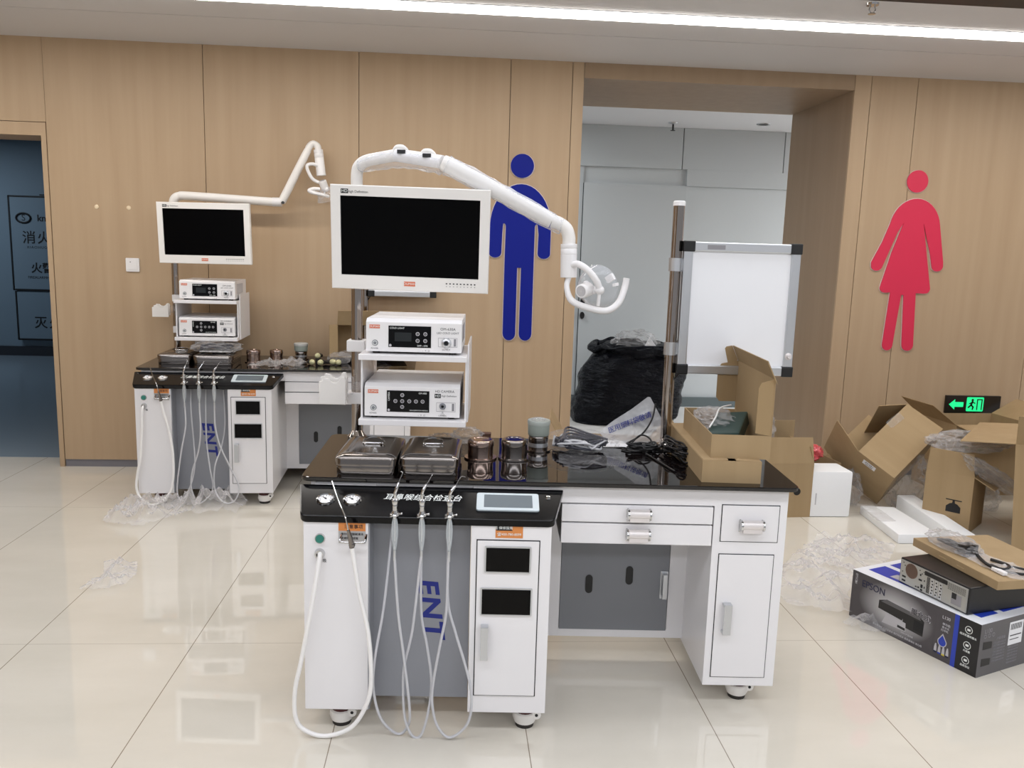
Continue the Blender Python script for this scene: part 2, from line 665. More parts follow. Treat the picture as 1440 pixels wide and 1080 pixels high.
# long flush strip lights
def strip(y, x0, x1, label, w=0.135, group=None):
    t = thing('ceiling_strip_light', label, 'ceiling light', base=((x0 + x1) / 2, y, ZC), group=group)
    part('housing', BX(x0, x1, y - w / 2 - 0.004, y + w / 2 + 0.004, ZC - 0.004, ZC - 0.0005), M['alu'], t)
    part('diffuser', BX(x0, x1, y - w / 2, y + w / 2, ZC - 0.009, ZC - 0.0045), M['strip'], t)
    return t


strip(4.42, -5.5, 6.0, 'long bright white linear light set flush in the ceiling')

# room beyond the passage
RY0 = 8.05
struct('floor_rear', BX(-1.2, 9.0, 6.5, RY0 + 0.05, -0.05, 0.0), M['pale_floor'])
bm = BX(-1.2, 9.0, RY0, RY0 + 0.05, 0, 2.31)
bg = BX(-1.2, 2.163, RY0 - 0.035, RY0, 2.31, ZC)
BX(2.171, 3.155, RY0 - 0.035, RY0, 2.31, ZC, bg)
BX(3.163, 9.0, RY0 - 0.035, RY0, 2.31, ZC, bg)
BX(1.23, 2.222, RY0 - 0.03, RY0, 0.1, 2.155, bg)
BX(1.1, 1.222, RY0 - 0.02, RY0, 0.1, 2.31, bg)
BX(2.222, 3.6, RY0 - 0.03, RY0, 2.155, 2.31, bg)
bd = BX(1.222, 1.23, RY0 - 0.012, RY0 - 0.002, 0.1, 2.155)
BX(2.163, 2.171, RY0 - 0.02, RY0 - 0.004, 2.31, ZC, bd)
BX(3.155, 3.163, RY0 - 0.02, RY0 - 0.004, 2.31, ZC, bd)
struct('wall_rear', [(bm, M['grey_wall']), (bg, M['grey_wall_b']), (bd, M['seam'])])
struct('baseboard_rear', BX(-1.2, 9.0, RY0 - 0.04, RY0 - 0.002, 0, 0.095), mat('dark_green_grey_base', (96, 106, 108), 0.4))
struct('ceiling_rear', BX(-1.2, 9.0, 5.6, RY0 + 0.05, ZC + 0.002, ZC + 0.05), M['ceiling'])
struct('wall_rear_left', BX(-1.25, -1.2, 5.56, RY0, 0, ZC), M['grey_wall'])
struct('wall_rear_right', BX(9.0, 9.05, 5.56, RY0, 0, ZC), M['grey_wall'])
bm = PRISM([(1.262 + 0.022 * math.cos(a), z + 0.03 * math.sin(a)) for a, z in [(R(k * 18), 0) for k in range(20)]], 0, 0.02, basis((0, RY0 - 0.03, 1.03), (1, 0, 0), (0, 0, 1), (0, -1, 0)))
bm2 = PRISM([(1.262 + 0.022 * math.cos(R(k * 18)), 0.034 * math.sin(R(k * 18))) for k in range(20)], 0, 0.02, basis((0, RY0 - 0.03, 0.89), (1, 0, 0), (0, 0, 1), (0, -1, 0)))
t = thing('door_lock', 'black two-piece lock on the grey door behind the lamp head', 'lock', base=(1.262, RY0 - 0.03, 0.96))
part('handle_plate', bm, M['black'], t)
part('keyhole_plate', bm2, M['black'], t)
# ceiling fittings beyond
t = thing('fire_sprinkler', 'small sprinkler head on the white ceiling beyond the passage', 'sprinkler', base=(1.98, 7.72, ZC))
part('base', LATHE([(0, 0), (0.045, 0), (0.04, -0.012), (0.012, -0.016), (0, -0.016)], T(1.98, 7.72, ZC + 0.001), 16), M['alu'], t, smooth=True)
bm = CYL((1.98, 7.72, ZC - 0.015), (1.98, 7.72, ZC - 0.07), 0.008, seg=10)
LATHE([(0, 0), (0.022, 0.002), (0.022, -0.002), (0, -0.004)], T(1.98, 7.72, ZC - 0.07), 14, bm)
part('spray_head', bm, M['dark_text'], t, smooth=True)
t = thing('recessed_downlight', 'small dark round recessed downlight on the ceiling beyond the passage', 'ceiling light', base=(2.78, 7.6, ZC))
part('rim', LATHE([(0.045, 0), (0.062, 0), (0.06, -0.008), (0.045, -0.006)], T(2.78, 7.6, ZC + 0.001), 24), M['alu'], t, smooth=True)
part('lens', LATHE([(0, -0.003), (0.046, -0.003), (0.046, 0), (0, 0)], T(2.78, 7.6, ZC + 0.001), 24), M['black'], t)
# sprinkler on the near ceiling
t = thing('fire_sprinkler', 'chrome sprinkler head at the top edge of the ceiling near the dark band', 'sprinkler', base=(1.95, 4.01, ZC))
part('base', LATHE([(0, 0), (0.03, 0), (0.028, -0.01), (0.012, -0.012), (0, -0.012)], T(1.95, 4.01, ZC + 0.001), 16), M['chrome'], t, smooth=True)
bm = TUBE([(1.94, 4.01, ZC - 0.01), (1.935, 4.01, ZC - 0.03), (1.95, 4.01, ZC - 0.045)], 0.003, 8)
TUBE([(1.96, 4.01, ZC - 0.01), (1.965, 4.01, ZC - 0.03), (1.95, 4.01, ZC - 0.045)], 0.003, 8, bm=bm)
LATHE([(0, 0), (0.018, 0.001), (0.018, -0.002), (0, -0.003)], T(1.95, 4.01, ZC - 0.046), 14, bm)
part('spray_head', bm, M['chrome'], t, smooth=True)

# dark corridor on the left
struct('floor_corridor', BX(-9, -2.0, 5.72, 10.9, -0.05, 0.0015), M['corridor_floor'])
struct('ceiling_corridor', BX(-9, -2.0, 5.6, 10.9, ZC + 0.002, ZC + 0.05), M['ceiling'])
CW = 10.82
struct('wall_corridor_end', BX(-9, -2.0, CW, CW + 0.05, 0, ZC), M['blue_wall'])
struct('wall_corridor_left', BX(-9.05, -9, 5.56, CW, 0, ZC), M['blue_wall'])
struct('wall_corridor_right', BX(-2.0, -1.95, 5.56, CW, 0, ZC), M['blue_wall'])
struct('baseboard_corridor', BX(-9, -2.0, CW - 0.02, CW, 0, 0.12), mat('corridor_base_dark', (40, 44, 52), 0.5))

# fire cabinets on the corridor wall
cabx0 = -5.45
t = thing('hydrant_cabinet', 'dark grey hydrant cabinet with black lettering on the corridor wall', 'fire cabinet', base=(cabx0 + 0.45, CW, 0.85))
part('body', BX(cabx0, cabx0 + 1.05, CW - 0.05, CW - 0.0, 0.83, 1.98), M['blue_wall'], t, bev=0.004)
part('door', BX(cabx0 + 0.015, cabx0 + 1.035, CW - 0.062, CW - 0.05, 0.845, 1.965), M['blue_wall'], t, bev=0.003)
part('frame_line', MERGE(BX(cabx0, cabx0 + 1.05, CW - 0.066, CW - 0.05, 1.965, 1.985), BX(cabx0 - 0.005, cabx0 + 0.012, CW - 0.066, CW - 0.05, 0.83, 1.98), BX(cabx0, cabx0 + 1.05, CW - 0.066, CW - 0.05, 0.825, 0.842)), M['cab_text'], t)
y = CW - 0.063
ring = MERGE(TUBE([(cabx0 + 0.17 + 0.085 * math.cos(a), y - 0.002, 1.715 + 0.058 * math.sin(a)) for a in [R(k * 20) for k in range(19)]], 0.012, 6, 1),
             TXT('S', 0.11, FRONT(cabx0 + 0.17, y, 1.715)))
part('emblem', ring, M['cab_text'], t)
part('logo_lettering', TXT('knas', 0.11, FRONT(cabx0 + 0.43, y, 1.715), bold=0.003), M['cab_text'], t)
part('lettering', TXT('消火栓', 0.165, FRONT(cabx0 + 0.40, y, 1.47), spacing=1.15, bold=0.002), M['cab_text'], t)
part('small_lettering', TXT('XIAOHUOSHUAN', 0.045, FRONT(cabx0 + 0.40, y, 1.36), spacing=1.25), M['cab_text'], t)
part('alarm_lettering', TXT('火警119', 0.135, FRONT(cabx0 + 0.46, y, 1.10), bold=0.003), M['cab_text'], t)
part('alarm_small_lettering', TXT('FIREALARMHYDRANT', 0.045, FRONT(cabx0 + 0.40, y, 0.99)), M['cab_text'], t)
part('hinge_tab', BX(cabx0 + 0.38, cabx0 + 0.52, CW - 0.075, CW - 0.06, 1.99, 2.005), M['cab_text'], t)
t = thing('extinguisher_cabinet', 'dark grey extinguisher cabinet below the hydrant cabinet in the corridor', 'fire cabinet', base=(cabx0 + 0.45, CW, 0.2))
part('body', BX(cabx0 + 0.02, cabx0 + 1.07, CW - 0.05, CW - 0.0, 0.21, 0.82), M['blue_wall'], t, bev=0.004)
part('door', BX(cabx0 + 0.035, cabx0 + 1.055, CW - 0.062, CW - 0.05, 0.225, 0.805), M['blue_wall'], t, bev=0.003)
part('lettering', TXT('灭火器', 0.16, FRONT(cabx0 + 0.48, y, 0.42), spacing=1.2, bold=0.002), M['cab_text'], t)
part('frame_line', MERGE(BX(cabx0 + 0.015, cabx0 + 0.032, CW - 0.066, CW - 0.05, 0.21, 0.82), BX(cabx0 + 0.02, cabx0 + 1.07, CW - 0.066, CW - 0.05, 0.205, 0.222)), M['cab_text'], t)

# ------------------------------------------------------------------ things on the panelled wall
F0 = WY
MF = FRONT(0, F0, 0)


def caps(p, q, r, k=10):
    """stadium outline from p to q"""
    p, q = V((*p, 0)), V((*q, 0))
    a = math.atan2(q.y - p.y, q.x - p.x)
    pts = [(q.x + r * math.cos(a - PI / 2 + PI * i / k), q.y + r * math.sin(a - PI / 2 + PI * i / k)) for i in range(k + 1)]
    pts += [(p.x + r * math.cos(a + PI / 2 + PI * i / k), p.y + r * math.sin(a + PI / 2 + PI * i / k)) for i in range(k + 1)]
    return pts


def poly_from(*segs):
    return [p for s in segs for p in s]


def arc(cx, cy, rx, ry, a0, a1, k=12):
    return [(cx + rx * math.cos(R(a0 + (a1 - a0) * i / k)), cy + ry * math.sin(R(a0 + (a1 - a0) * i / k))) for i in range(k + 1)]


def edge_ring(pts, w, z0, z1):
    """the same outline grown by w, for the pale acrylic edge"""
    n = len(pts)
    out = []
    for i in range(n):
        a, b, c = V((*pts[i - 1], 0)), V((*pts[i], 0)), V((*pts[(i + 1) % n], 0))
        d = (c - a)
        d = V((d.y, -d.x, 0))
        if d.length < 1e-9:
            d = V((1, 0, 0))
        d.normalize()
        out.append((b.x + d.x * w, b.y + d.y * w))
    return PRISM(out, z0, z1, MF)


# man: outlines in wall metres (x, z), counter-clockwise
cx = 0.433
man_body = poly_from(
    [(cx - 0.098, 1.44)], [(cx - 0.098, 0.985)], arc(cx - 0.056, 0.945, 0.042, 0.045, 180, 360, 8), [(cx - 0.014, 1.38)], [(cx + 0.012, 1.38)],
    arc(cx + 0.052, 0.945, 0.042, 0.045, 180, 360, 8), [(cx + 0.094, 1.44)], [(cx + 0.094, 1.61)], arc(cx + 0.106, 1.645, 0.012, 0.02, 180, 60, 4),
    [(cx + 0.120, 1.60)], arc(cx + 0.159, 1.475, 0.041, 0.032, 180, 360, 8), [(cx + 0.2, 1.63)],
    arc(cx, 1.64, 0.2, 0.278, 2, 178, 20), arc(cx - 0.162, 1.475, 0.041, 0.032, 180, 360, 8), [(cx - 0.118, 1.60)],
    arc(cx - 0.108, 1.645, 0.012, 0.02, 120, 0, 4))
cleaned = []
for q in man_body:
    if not cleaned or (abs(q[0] - cleaned[-1][0]) + abs(q[1] - cleaned[-1][1])) > 1e-4:
        cleaned.append(q)
man_body = cleaned
t = thing('restroom_sign', 'blue wall figure of a man beside the passage', 'restroom sign', base=(cx, F0, 0.9))
part('head', [(PRISM(CIRC(cx, 2.033, 0.0755, 40), 0.004, 0.012, MF), M['blue_sign']), (PRISM(CIRC(cx + 0.002, 2.031, 0.079, 40), 0.0005, 0.004, MF), M['pale_edge'])], None, t)
part('body', [(PRISM(man_body, 0.004, 0.012, MF), M['blue_sign']), (edge_ring(man_body, 0.005, 0.0005, 0.004), M['pale_edge'])], None, t)
# woman
wx = 3.085
wl = [(-0.262, 1.488), (-0.260, 1.455)]
woman = poly_from(
    # left leg, down and round
    [(wx - 0.108, 1.285)], [(wx - 0.128, 0.94)], arc(wx - 0.092, 0.925, 0.036, 0.037, 180, 350, 8), [(wx - 0.030, 1.27)], [(wx - 0.012, 1.27)],
    [(wx + 0.010, 0.94)], arc(wx + 0.052, 0.925, 0.040, 0.037, 190, 360, 8), [(wx + 0.072, 1.285)],
    # skirt right corner, up to armpit
    [(wx + 0.125, 1.283)], arc(wx + 0.135, 1.315, 0.035, 0.032, 290, 370, 5), [(wx + 0.135, 1.48)], [(wx + 0.075, 1.758)],
    # right arm
    [(wx + 0.145, 1.55)], arc(wx + 0.205, 1.472, 0.040, 0.036, 200, 360, 8), [(wx + 0.242, 1.50)], [(wx + 0.195, 1.73)],
    arc(wx + 0.018, 1.70, 0.178, 0.215, 12, 168, 18),
    # left arm
    [(wx - 0.20, 1.62)], [(wx - 0.262, 1.485)], arc(wx - 0.222, 1.465, 0.040, 0.036, 170, 340, 8), [(wx - 0.10, 1.69)], [(wx - 0.060, 1.758)],
    [(wx - 0.125, 1.56)], [(wx - 0.178, 1.345)], arc(wx - 0.150, 1.315, 0.034, 0.032, 170, 265, 6))
t = thing('restroom_sign', 'red wall figure of a woman in a skirt', 'restroom sign', base=(wx, F0, 0.9))
part('head', [(PRISM(CIRC(wx + 0.004, 2.028, 0.073, 40), 0.004, 0.012, MF), M['red_sign']), (PRISM(CIRC(wx + 0.005, 2.027, 0.076, 40), 0.0005, 0.004, MF), M['pale_edge'])], None, t)
part('body', [(PRISM(woman, 0.004, 0.012, MF), M['red_sign']), (edge_ring(woman, 0.004, 0.0005, 0.004), M['pale_edge'])], None, t)

t = thing('light_switch', 'square white switch plate on the wood wall beside the left desk', 'switch', base=(-2.039, F0, 1.33))
part('plate', PRISM(RRECT(-0.042, 0.042, -0.043, 0.043, 0.006), 0, 0.009, FRONT(-2.039, F0, 1.33)), M['white_pl'], t, bev=0.002)
part('rocker', BX(-2.039 - 0.03, -2.039 + 0.03, F0 - 0.012, F0 - 0.009, 1.30, 1.36), M['white_pl'], t, bev=0.001)
part('indicator', PRISM(CIRC(0, 0, 0.003, 10), 0, 0.001, FRONT(-2.051, F0 - 0.012, 1.348)), M['black'], t)
for xx, lb in ((-2.246, 'small pale wall plug, left one of two above the switch'), (-2.05, 'small pale wall plug, right one of two above the switch')):
    solo('wall_plug', LATHE([(0, 0), (0.014, 0), (0.013, 0.004), (0.006, 0.007), (0, 0.007)], FRONT(xx, F0, 1.686), 14), mat('cream_plug', (228, 208, 176), 0.4), lb, 'wall plug', base=(xx, F0, 1.686), smooth=True)  # low round cream dots on the panelling

# exit sign
t = thing('exit_sign', 'black exit sign with lit green arrow low on the wall behind boxes', 'exit sign', base=(3.656, F0, 0.45))
part('housing', BX(3.456, 3.856, F0 - 0.02, F0, 0.455, 0.582), M['sign_black'], t, bev=0.003)
arrow = [(0.0, 0.0), (0.042, -0.036), (0.042, -0.017), (0.105, -0.017), (0.105, 0.017), (0.042, 0.017), (0.042, 0.036)]
part('arrow', PRISM(arrow, 0.0, 0.0015, FRONT(3.478, F0 - 0.0205, 0.519)), M['exit_green'], t)
mp = FRONT(3.668, F0 - 0.0205, 0.522)
bm = MERGE(PRISM(RRECT(-0.062, 0.062, -0.05, 0.05, 0.008), 0, 0.0012, mp))
part('pictogram', bm, M['exit_green'], t)
fig = MERGE(PRISM(CIRC(-0.02, 0.03, 0.009, 14), 0.0013, 0.002, mp), PRISM(caps((-0.02, 0.018), (-0.028, -0.005), 0.007), 0.0013, 0.002, mp),
            PRISM(caps((-0.028, -0.005), (-0.012, -0.02), 0.0055), 0.0013, 0.002, mp), PRISM(caps((-0.012, -0.02), (-0.016, -0.036), 0.005), 0.0013, 0.002, mp),
            PRISM(caps((-0.028, -0.005), (-0.046, -0.022), 0.0055), 0.0013, 0.002, mp), PRISM(caps((-0.02, 0.016), (-0.002, 0.008), 0.004), 0.0013, 0.002, mp),
            PRISM(caps((-0.02, 0.016), (-0.04, 0.004), 0.004), 0.0013, 0.002, mp),
            PRISM([(0.012, -0.04), (0.02, -0.04), (0.02, 0.03), (0.045, 0.03), (0.045, -0.04), (0.053, -0.04), (0.053, 0.038), (0.012, 0.038)], 0.0013, 0.002, mp))
part('running_figure', fig, M['sign_black'], t)

# ================================================================== the two treatment desks
FN = T(-0.468, 2.553, 0) @ RZ(R(-3.0))      # near desk: x along its front edge, y towards its back
FF = T(-1.80, 4.80, 0) @ RZ(R(2.4))         # far desk
PTOP = 0.77
# slanted control panel: x along the desk, y up the slope, z out of the face
PM = basis((0, 0, 0.7475), (1, 0, 0), (0, 0.960, 0.279), (0, -0.279, 0.960))


def make_desk(frame, label):
    d = thing('treatment_desk', label, 'treatment desk', frame)
    top = [(0.03, 0.0)] + arc(1.555, 0.03, 0.03, 0.03, -90, 0, 5) + arc(1.565, 0.585, 0.03, 0.03, 0, 90, 5) + arc(0.012, 0.585, 0.03, 0.03, 90, 180, 5) + arc(0.03, 0.03, 0.03, 0.03, 180, 265, 5)
    part('countertop', PRISM(top, 0.756, PTOP), M['black_glass'], d, bev=0.003, label='gloss black countertop')
    # white carcass under the top
    bm = BX(0.03, 0.83, 0.02, 0.06, 0.70, 0.756)
    BX(0.83, 1.56, 0.035, 0.06, 0.695, 0.756, bm)
    BX(0.03, 1.56, 0.57, 0.59, 0.60, 0.756, bm)
    BX(0.83, 1.323, 0.06, 0.50, 0.556, 0.5605, bm)
    gm_ = BX(0.829, 1.321, 0.045, 0.055, 0.5605, 0.695)
    part('apron', [(bm, M['white']), (gm_, M['seam'])], None, d)
    prof = [(-0.155, 0.075), (0.58, 0.075), (0.58, 0.752), (0.02, 0.752), (0.0, 0.735), (-0.155, 0.690)]
    XM = basis((0, 0, 0), (0, 1, 0), (0, 0, 1), (1, 0, 0))
    p1 = part('pedestal', PRISM(prof, 0.045, 0.238, XM), M['white'], d, bev=0.003)
    p2 = part('pedestal', [(PRISM(prof, 0.545, 0.785, XM), M['white']), (BX(0.561, 0.752, -0.1562, -0.15, 0.131, 0.634), M['seam'])], None, d, bev=0.0)
    # left pedestal fittings
    yf = -0.155
    part('green_cap', [(LATHE([(0, 0.012), (0.010, 0.012), (0.013, 0.008), (0.013, 0)], FRONT(0.095, yf, 0.626), 18), M['green_knob']),
                       (LATHE([(0.013, 0), (0.016, 0.0), (0.015, 0.006), (0.013, 0.006)], FRONT(0.095, yf, 0.626), 18), M['chrome'])], None, p1, smooth=True)
    part('hose_port', LATHE([(0, 0.004), (0.008, 0.004), (0.009, 0.014), (0.013, 0.014), (0.015, 0.004), (0.016, 0)], FRONT(0.094, yf, 0.579), 18), M['chrome'], p1, smooth=True)
    part('warning_label', [(BX(0.150, 0.230, yf - 0.0015, yf, 0.651, 0.677), M['orange']), (BX(0.150, 0.230, yf - 0.0015, yf, 0.613, 0.651), M['grey_label']),
                           (MERGE(TXT('注意事项', 0.014, FRONT(0.195, yf - 0.0016, 0.664)), TXT('请勿使用酸碱清洗', 0.0085, FRONT(0.19, yf - 0.0016, 0.641)), TXT('定期更换滤瓶', 0.0085, FRONT(0.183, yf - 0.0016, 0.628))), M['dark_text'])], None, p1)
    part('hanger_rail', TUBE([(0.158, yf, 0.640), (0.158, yf - 0.016, 0.632), (0.162, yf - 0.026, 0.626), (0.195, yf - 0.028, 0.625), (0.228, yf - 0.026, 0.626), (0.232, yf - 0.016, 0.632), (0.232, yf, 0.640)], 0.004, 10, 5), M['chrome'], p1, smooth=True)
    part('lettering', TXT('吸', 0.012, FRONT(0.108, yf - 0.0005, 0.556)), M['dark_text'], p1)
    # right pedestal door with two windows
    dr = part('door', BX(0.564, 0.749, -0.160, -0.152, 0.134, 0.631), M['white'], d, bev=0.002)
    for x0, x1, z0, z1 in ((0.591, 0.721, 0.537, 0.611), (0.581, 0.728, 0.401, 0.480)):
        fr = PRISM(RRECT(x0 - 0.005, x1 + 0.005, z0 - 0.005, z1 + 0.005, 0.004), 0, 0.004, FRONT(0, -0.160, 0))
        gl = BX(x0, x1, -0.1655, -0.1641, z0, z1)
        part('window', [(fr, M['alu']), (gl, M['dark_win'])], None, dr, bev=0.0)
    hb = MERGE(BX(0.580, 0.603, -0.188, -0.182, 0.262, 0.368), BX(0.580, 0.603, -0.184, -0.160, 0.262, 0.270), BX(0.580, 0.603, -0.184, -0.160, 0.360, 0.368))
    part('handle', hb, M['alu'], dr, bev=0.0015)
    part('service_label', [(BX(0.617, 0.699, yf - 0.0012, yf, 0.640, 0.682), M['orange']),
                           (PRISM([(0.619, 0.663), (0.668, 0.663), (0.655, 0.680), (0.619, 0.680)], 0, 0.0014, FRONT(0, yf - 0.0006, 0)), M['black']),
                           (MERGE(TXT('圣 保修服务', 0.0105, FRONT(0.641, yf - 0.0022, 0.671)), TXT('☎400-780-8599', 0.0105, FRONT(0.658, yf - 0.0014, 0.651))), M['white_text'])], None, p2)
    # recessed grey panel between the pedestals
    bm = BX(0.242, 0.541, -0.070, -0.055, 0.075, 0.705)
    BX(0.238, 0.242, -0.150, -0.055, 0.075, 0.69, bm)
    fp = part('front_panel', [(bm, M['grey_steel'])], None, d, label='grey recessed front panel')
    lm = basis((0.419, -0.0702, 0.375), (0.13, 0, -0.99), (0.99, 0, 0.13), (0, -1, 0))
    part('lettering', TXT('ENT', 0.122, lm, shear=0.18, spacing=1.16, sx=0.79, sy=0.70, ext=0.0008, bold=0.0035), M['blue_text'], fp)
    # control panel
    outline = [(0.0, 0.0)] + arc(0.058, -0.150, 0.024, 0.024, 190, 270, 6) + arc(0.772, -0.150, 0.024, 0.024, 270, 350, 6) + [(0.829, 0.0)]
    bm = PRISM(outline, -0.024, 0.0, PM)
    cp = part('control_panel', bm, M['panel_black'], d, bev=0.004, label='gloss black control panel')
    for gx_ in (0.097, 0.178):
        gm2 = PM @ T(gx_, -0.085, 0)
        ticks = BX(-0.001, 0.001, 0.013, 0.019, 0.0032, 0.0036)
        for k in range(-4, 5):
            MERGE(ticks, MOVE(BX(-0.0007, 0.0007, 0.0145, 0.019, 0.0032, 0.0036), RZ(R(30 * k))))
        MERGE(ticks, MOVE(BX(-0.0013, 0.0013, -0.005, 0.014, 0.0034, 0.0042), RZ(R(50))), LATHE([(0, 0.005), (0.003, 0.005), (0.003, 0.003)], None, 10))
        part('gauge', [(LATHE([(0.021, 0.003), (0.023, 0.007), (0.0265, 0.006), (0.028, 0)], gm2, 30), M['chrome']),
                       (LATHE([(0, 0.003), (0.0215, 0.003)], gm2, 30), M['white_pl']), (MOVE(ticks, gm2), M['dark_text'])], None, cp, smooth=True)
    part('lettering', TXT('耳鼻喉综合检查台', 0.0300, PM @ T(0.390, -0.066, 0), sx=1.0, sy=1.25, shear=0.32, ext=0.0006), M['white_text'], cp)
    ts = part('touch_screen', [(PRISM(RRECT(0.557, 0.748, -0.130, -0.036, 0.008), 0, 0.006, PM), M['lcd_frame'])], None, d, bev=0.0015)
    part('screen', PRISM(RRECT(0.580, 0.728, -0.116, -0.048, 0.002), 0.006, 0.0068, PM), M['lcd'], ts)
    part('indicator', LATHE([(0, 0.006), (0.006, 0.005), (0.009, 0.0)], PM @ T(0.778, -0.049, 0), 16), M['chrome'], cp, smooth=True)
    # ring clips that carry the spray guns
    for hx in (0.321, 0.400, 0.481):
        ringp = [(hx + 0.012 * math.cos(R(a)), -0.19 + 0.012 * math.sin(R(a)), 0.717) for a in range(0, 361, 24)]
        bm = TUBE(ringp, 0.0035, 8, 1)
        BX(hx - 0.006, hx + 0.006, -0.179, -0.160, 0.712, 0.722, bm)
        part('gun_clip', bm, M['chrome'], cp, smooth=True)
    # shallow drawers under the top
    for z0, z1 in ((0.634, 0.691), (0.562, 0.629)):
        w = part('drawer', BX(0.830, 1.318, 0.030, 0.046, z0, z1), M['white'], d, bev=0.0015)
        zc = (z0 + z1) / 2
        make_pull(w, 1.077, 0.030, zc)
    # right cabinet
    cb = part('cabinet', [(BX(1.323, 1.560, 0.035, 0.590, 0.075, 0.752), M['white']),
                          (MERGE(BX(1.346, 1.5355, 0.0338, 0.04, 0.576, 0.7015), BX(1.3455, 1.5285, 0.0338, 0.04, 0.1045, 0.5355)), M['seam'])], None, d)
    w = part('drawer', BX(1.3485, 1.533, 0.031, 0.038, 0.5785, 0.699), M['white'], d, bev=0.0015)
    dr = part('door', BX(1.348, 1.526, 0.031, 0.038, 0.107, 0.533), M['white'], d, bev=0.0015)
    hb = MERGE(BX(1.370, 1.396, 0.005, 0.011, 0.266, 0.370), BX(1.370, 1.396, 0.008, 0.032, 0.266, 0.275), BX(1.370, 1.396, 0.008, 0.032, 0.361, 0.370))
    part('handle', hb, M['alu'], dr, bev=0.0015)
    make_pull(w, 1.443, 0.031, 0.634)
    part('hook', TUBE([(1.560, 0.12, 0.752), (1.566, 0.12, 0.742), (1.567, 0.12, 0.727), (1.585, 0.12, 0.726)], 0.0025, 8, 3), M['black'], d, smooth=True)
    # back board
    fr = MERGE(BX(0.785, 1.323, 0.352, 0.385, 0.085, 0.116), BX(0.785, 0.862, 0.352, 0.385, 0.116, 0.58), BX(1.262, 1.323, 0.352, 0.385, 0.116, 0.58), BX(0.862, 1.262, 0.362, 0.385, 0.116, 0.58))
    bp_ = part('back_panel', [(fr, M['white']), (BX(0.864, 1.260, 0.350, 0.362, 0.114, 0.575), M['grey_board'])], None, d, label='grey back board in a white frame')
    for sx_, sz in ((0.968, 0.291), (1.115, 0.327)):
        part('cable_slot', PRISM(caps((sx_, sz - 0.022), (sx_, sz + 0.022), 0.013), 0, 0.003, FRONT(0, 0.350, 0)), M['black'], bp_)
    part('handle', MERGE(BX(1.236, 1.252, 0.325, 0.331, 0.246, 0.340), BX(1.236, 1.252, 0.328, 0.35, 0.246, 0.254), BX(1.236, 1.252, 0.328, 0.35, 0.332, 0.340), BX(1.230, 1.258, 0.347, 0.351, 0.240, 0.346)), M['alu'], bp_, bev=0.001)
    # castors
    for cx_, cy_ in ((0.147, -0.095), (0.726, -0.092), (1.462, 0.105), (0.147, 0.50), (0.70, 0.50), (1.45, 0.50)):
        c = part('castor', [(MERGE(LATHE([(0, 0.076), (0.030, 0.076), (0.0315, 0.060), (0.031, 0.046), (0, 0.046)], T(cx_, cy_, 0), 20)), M['maroon'])], None, d, smooth=True)
        part('wheel', [(LATHE([(0, 0.048), (0.030, 0.050), (0.0365, 0.046), (0.039, 0.03), (0.033, 0.014), (0.0, 0.014)], T(cx_, cy_, 0), 24), M['warm_white']),
                       (LATHE([(0, 0.015), (0.031, 0.015), (0.029, 0.0), (0, 0.0)], T(cx_, cy_, 0), 20), M['rubber']),
                       (LATHE([(0, 0.014), (0.014, 0.014), (0.014, -0.014), (0, -0.014)], basis((cx_ + 0.036, cy_ - 0.012, 0.045), (1, 0, 0), (0, 0, 1), (0, -1, 0)), 16), M['warm_white']),
                       (LATHE([(0, 0.0148), (0.005, 0.0148), (0.005, 0.01)], basis((cx_ + 0.036, cy_ - 0.012, 0.045), (1, 0, 0), (0, 0, 1), (0, -1, 0)), 12), M['seam'])], None, c, smooth=True)
    # chrome poles
    for px_, z1 in ((0.085, 1.69), (1.262, 1.675)):
        bm = CYL((px_, 0.56, PTOP), (px_, 0.56, z1), 0.0205, seg=28)
        LATHE([(0.0205, PTOP + 0.03), (0.03, PTOP + 0.012), (0.036, PTOP + 0.008), (0.036, PTOP), (0, PTOP)], T(px_, 0.56, 0), 28, bm)
        po = part('pole', bm, M['pole'], d, smooth=True, label='polished steel pole')
        if px_ > 1:
            part('cap', LATHE([(0, 0.012), (0.018, 0.012), (0.0225, 0.008), (0.0225, -0.006), (0, -0.006)], T(px_, 0.56, z1), 24), M['white_pl'], po, smooth=True)
    return d


def make_pull(parent, x, yf, z):
    cylm = CYL((x - 0.032, yf - 0.014, z + 0.004), (x + 0.032, yf - 0.014, z + 0.004), 0.0165, seg=20)
    BX(x - 0.031, x + 0.031, yf - 0.027, yf, z - 0.019, z + 0.006, cylm)
    ends = MERGE(CYL((x - 0.038, yf - 0.014, z + 0.003), (x - 0.032, yf - 0.014, z + 0.003), 0.0185, seg=20), CYL((x + 0.032, yf - 0.014, z + 0.003), (x + 0.038, yf - 0.014, z + 0.003), 0.0185, seg=20))
    BX(x - 0.038, x - 0.034, yf - 0.004, yf, z - 0.022, z + 0.02, ends)
    BX(x + 0.034, x + 0.038, yf - 0.004, yf, z - 0.022, z + 0.02, ends)
    part('handle', [(cylm, M['alu_w']), (ends, M['chrome'])], None, parent, smooth=True, label='pale barrel pull with chrome ends')


desk_near = make_desk(FN, 'white treatment desk with black glass top nearest the camera')
desk_far = dup(desk_near, FF, 'white treatment desk with black top against the wood wall')

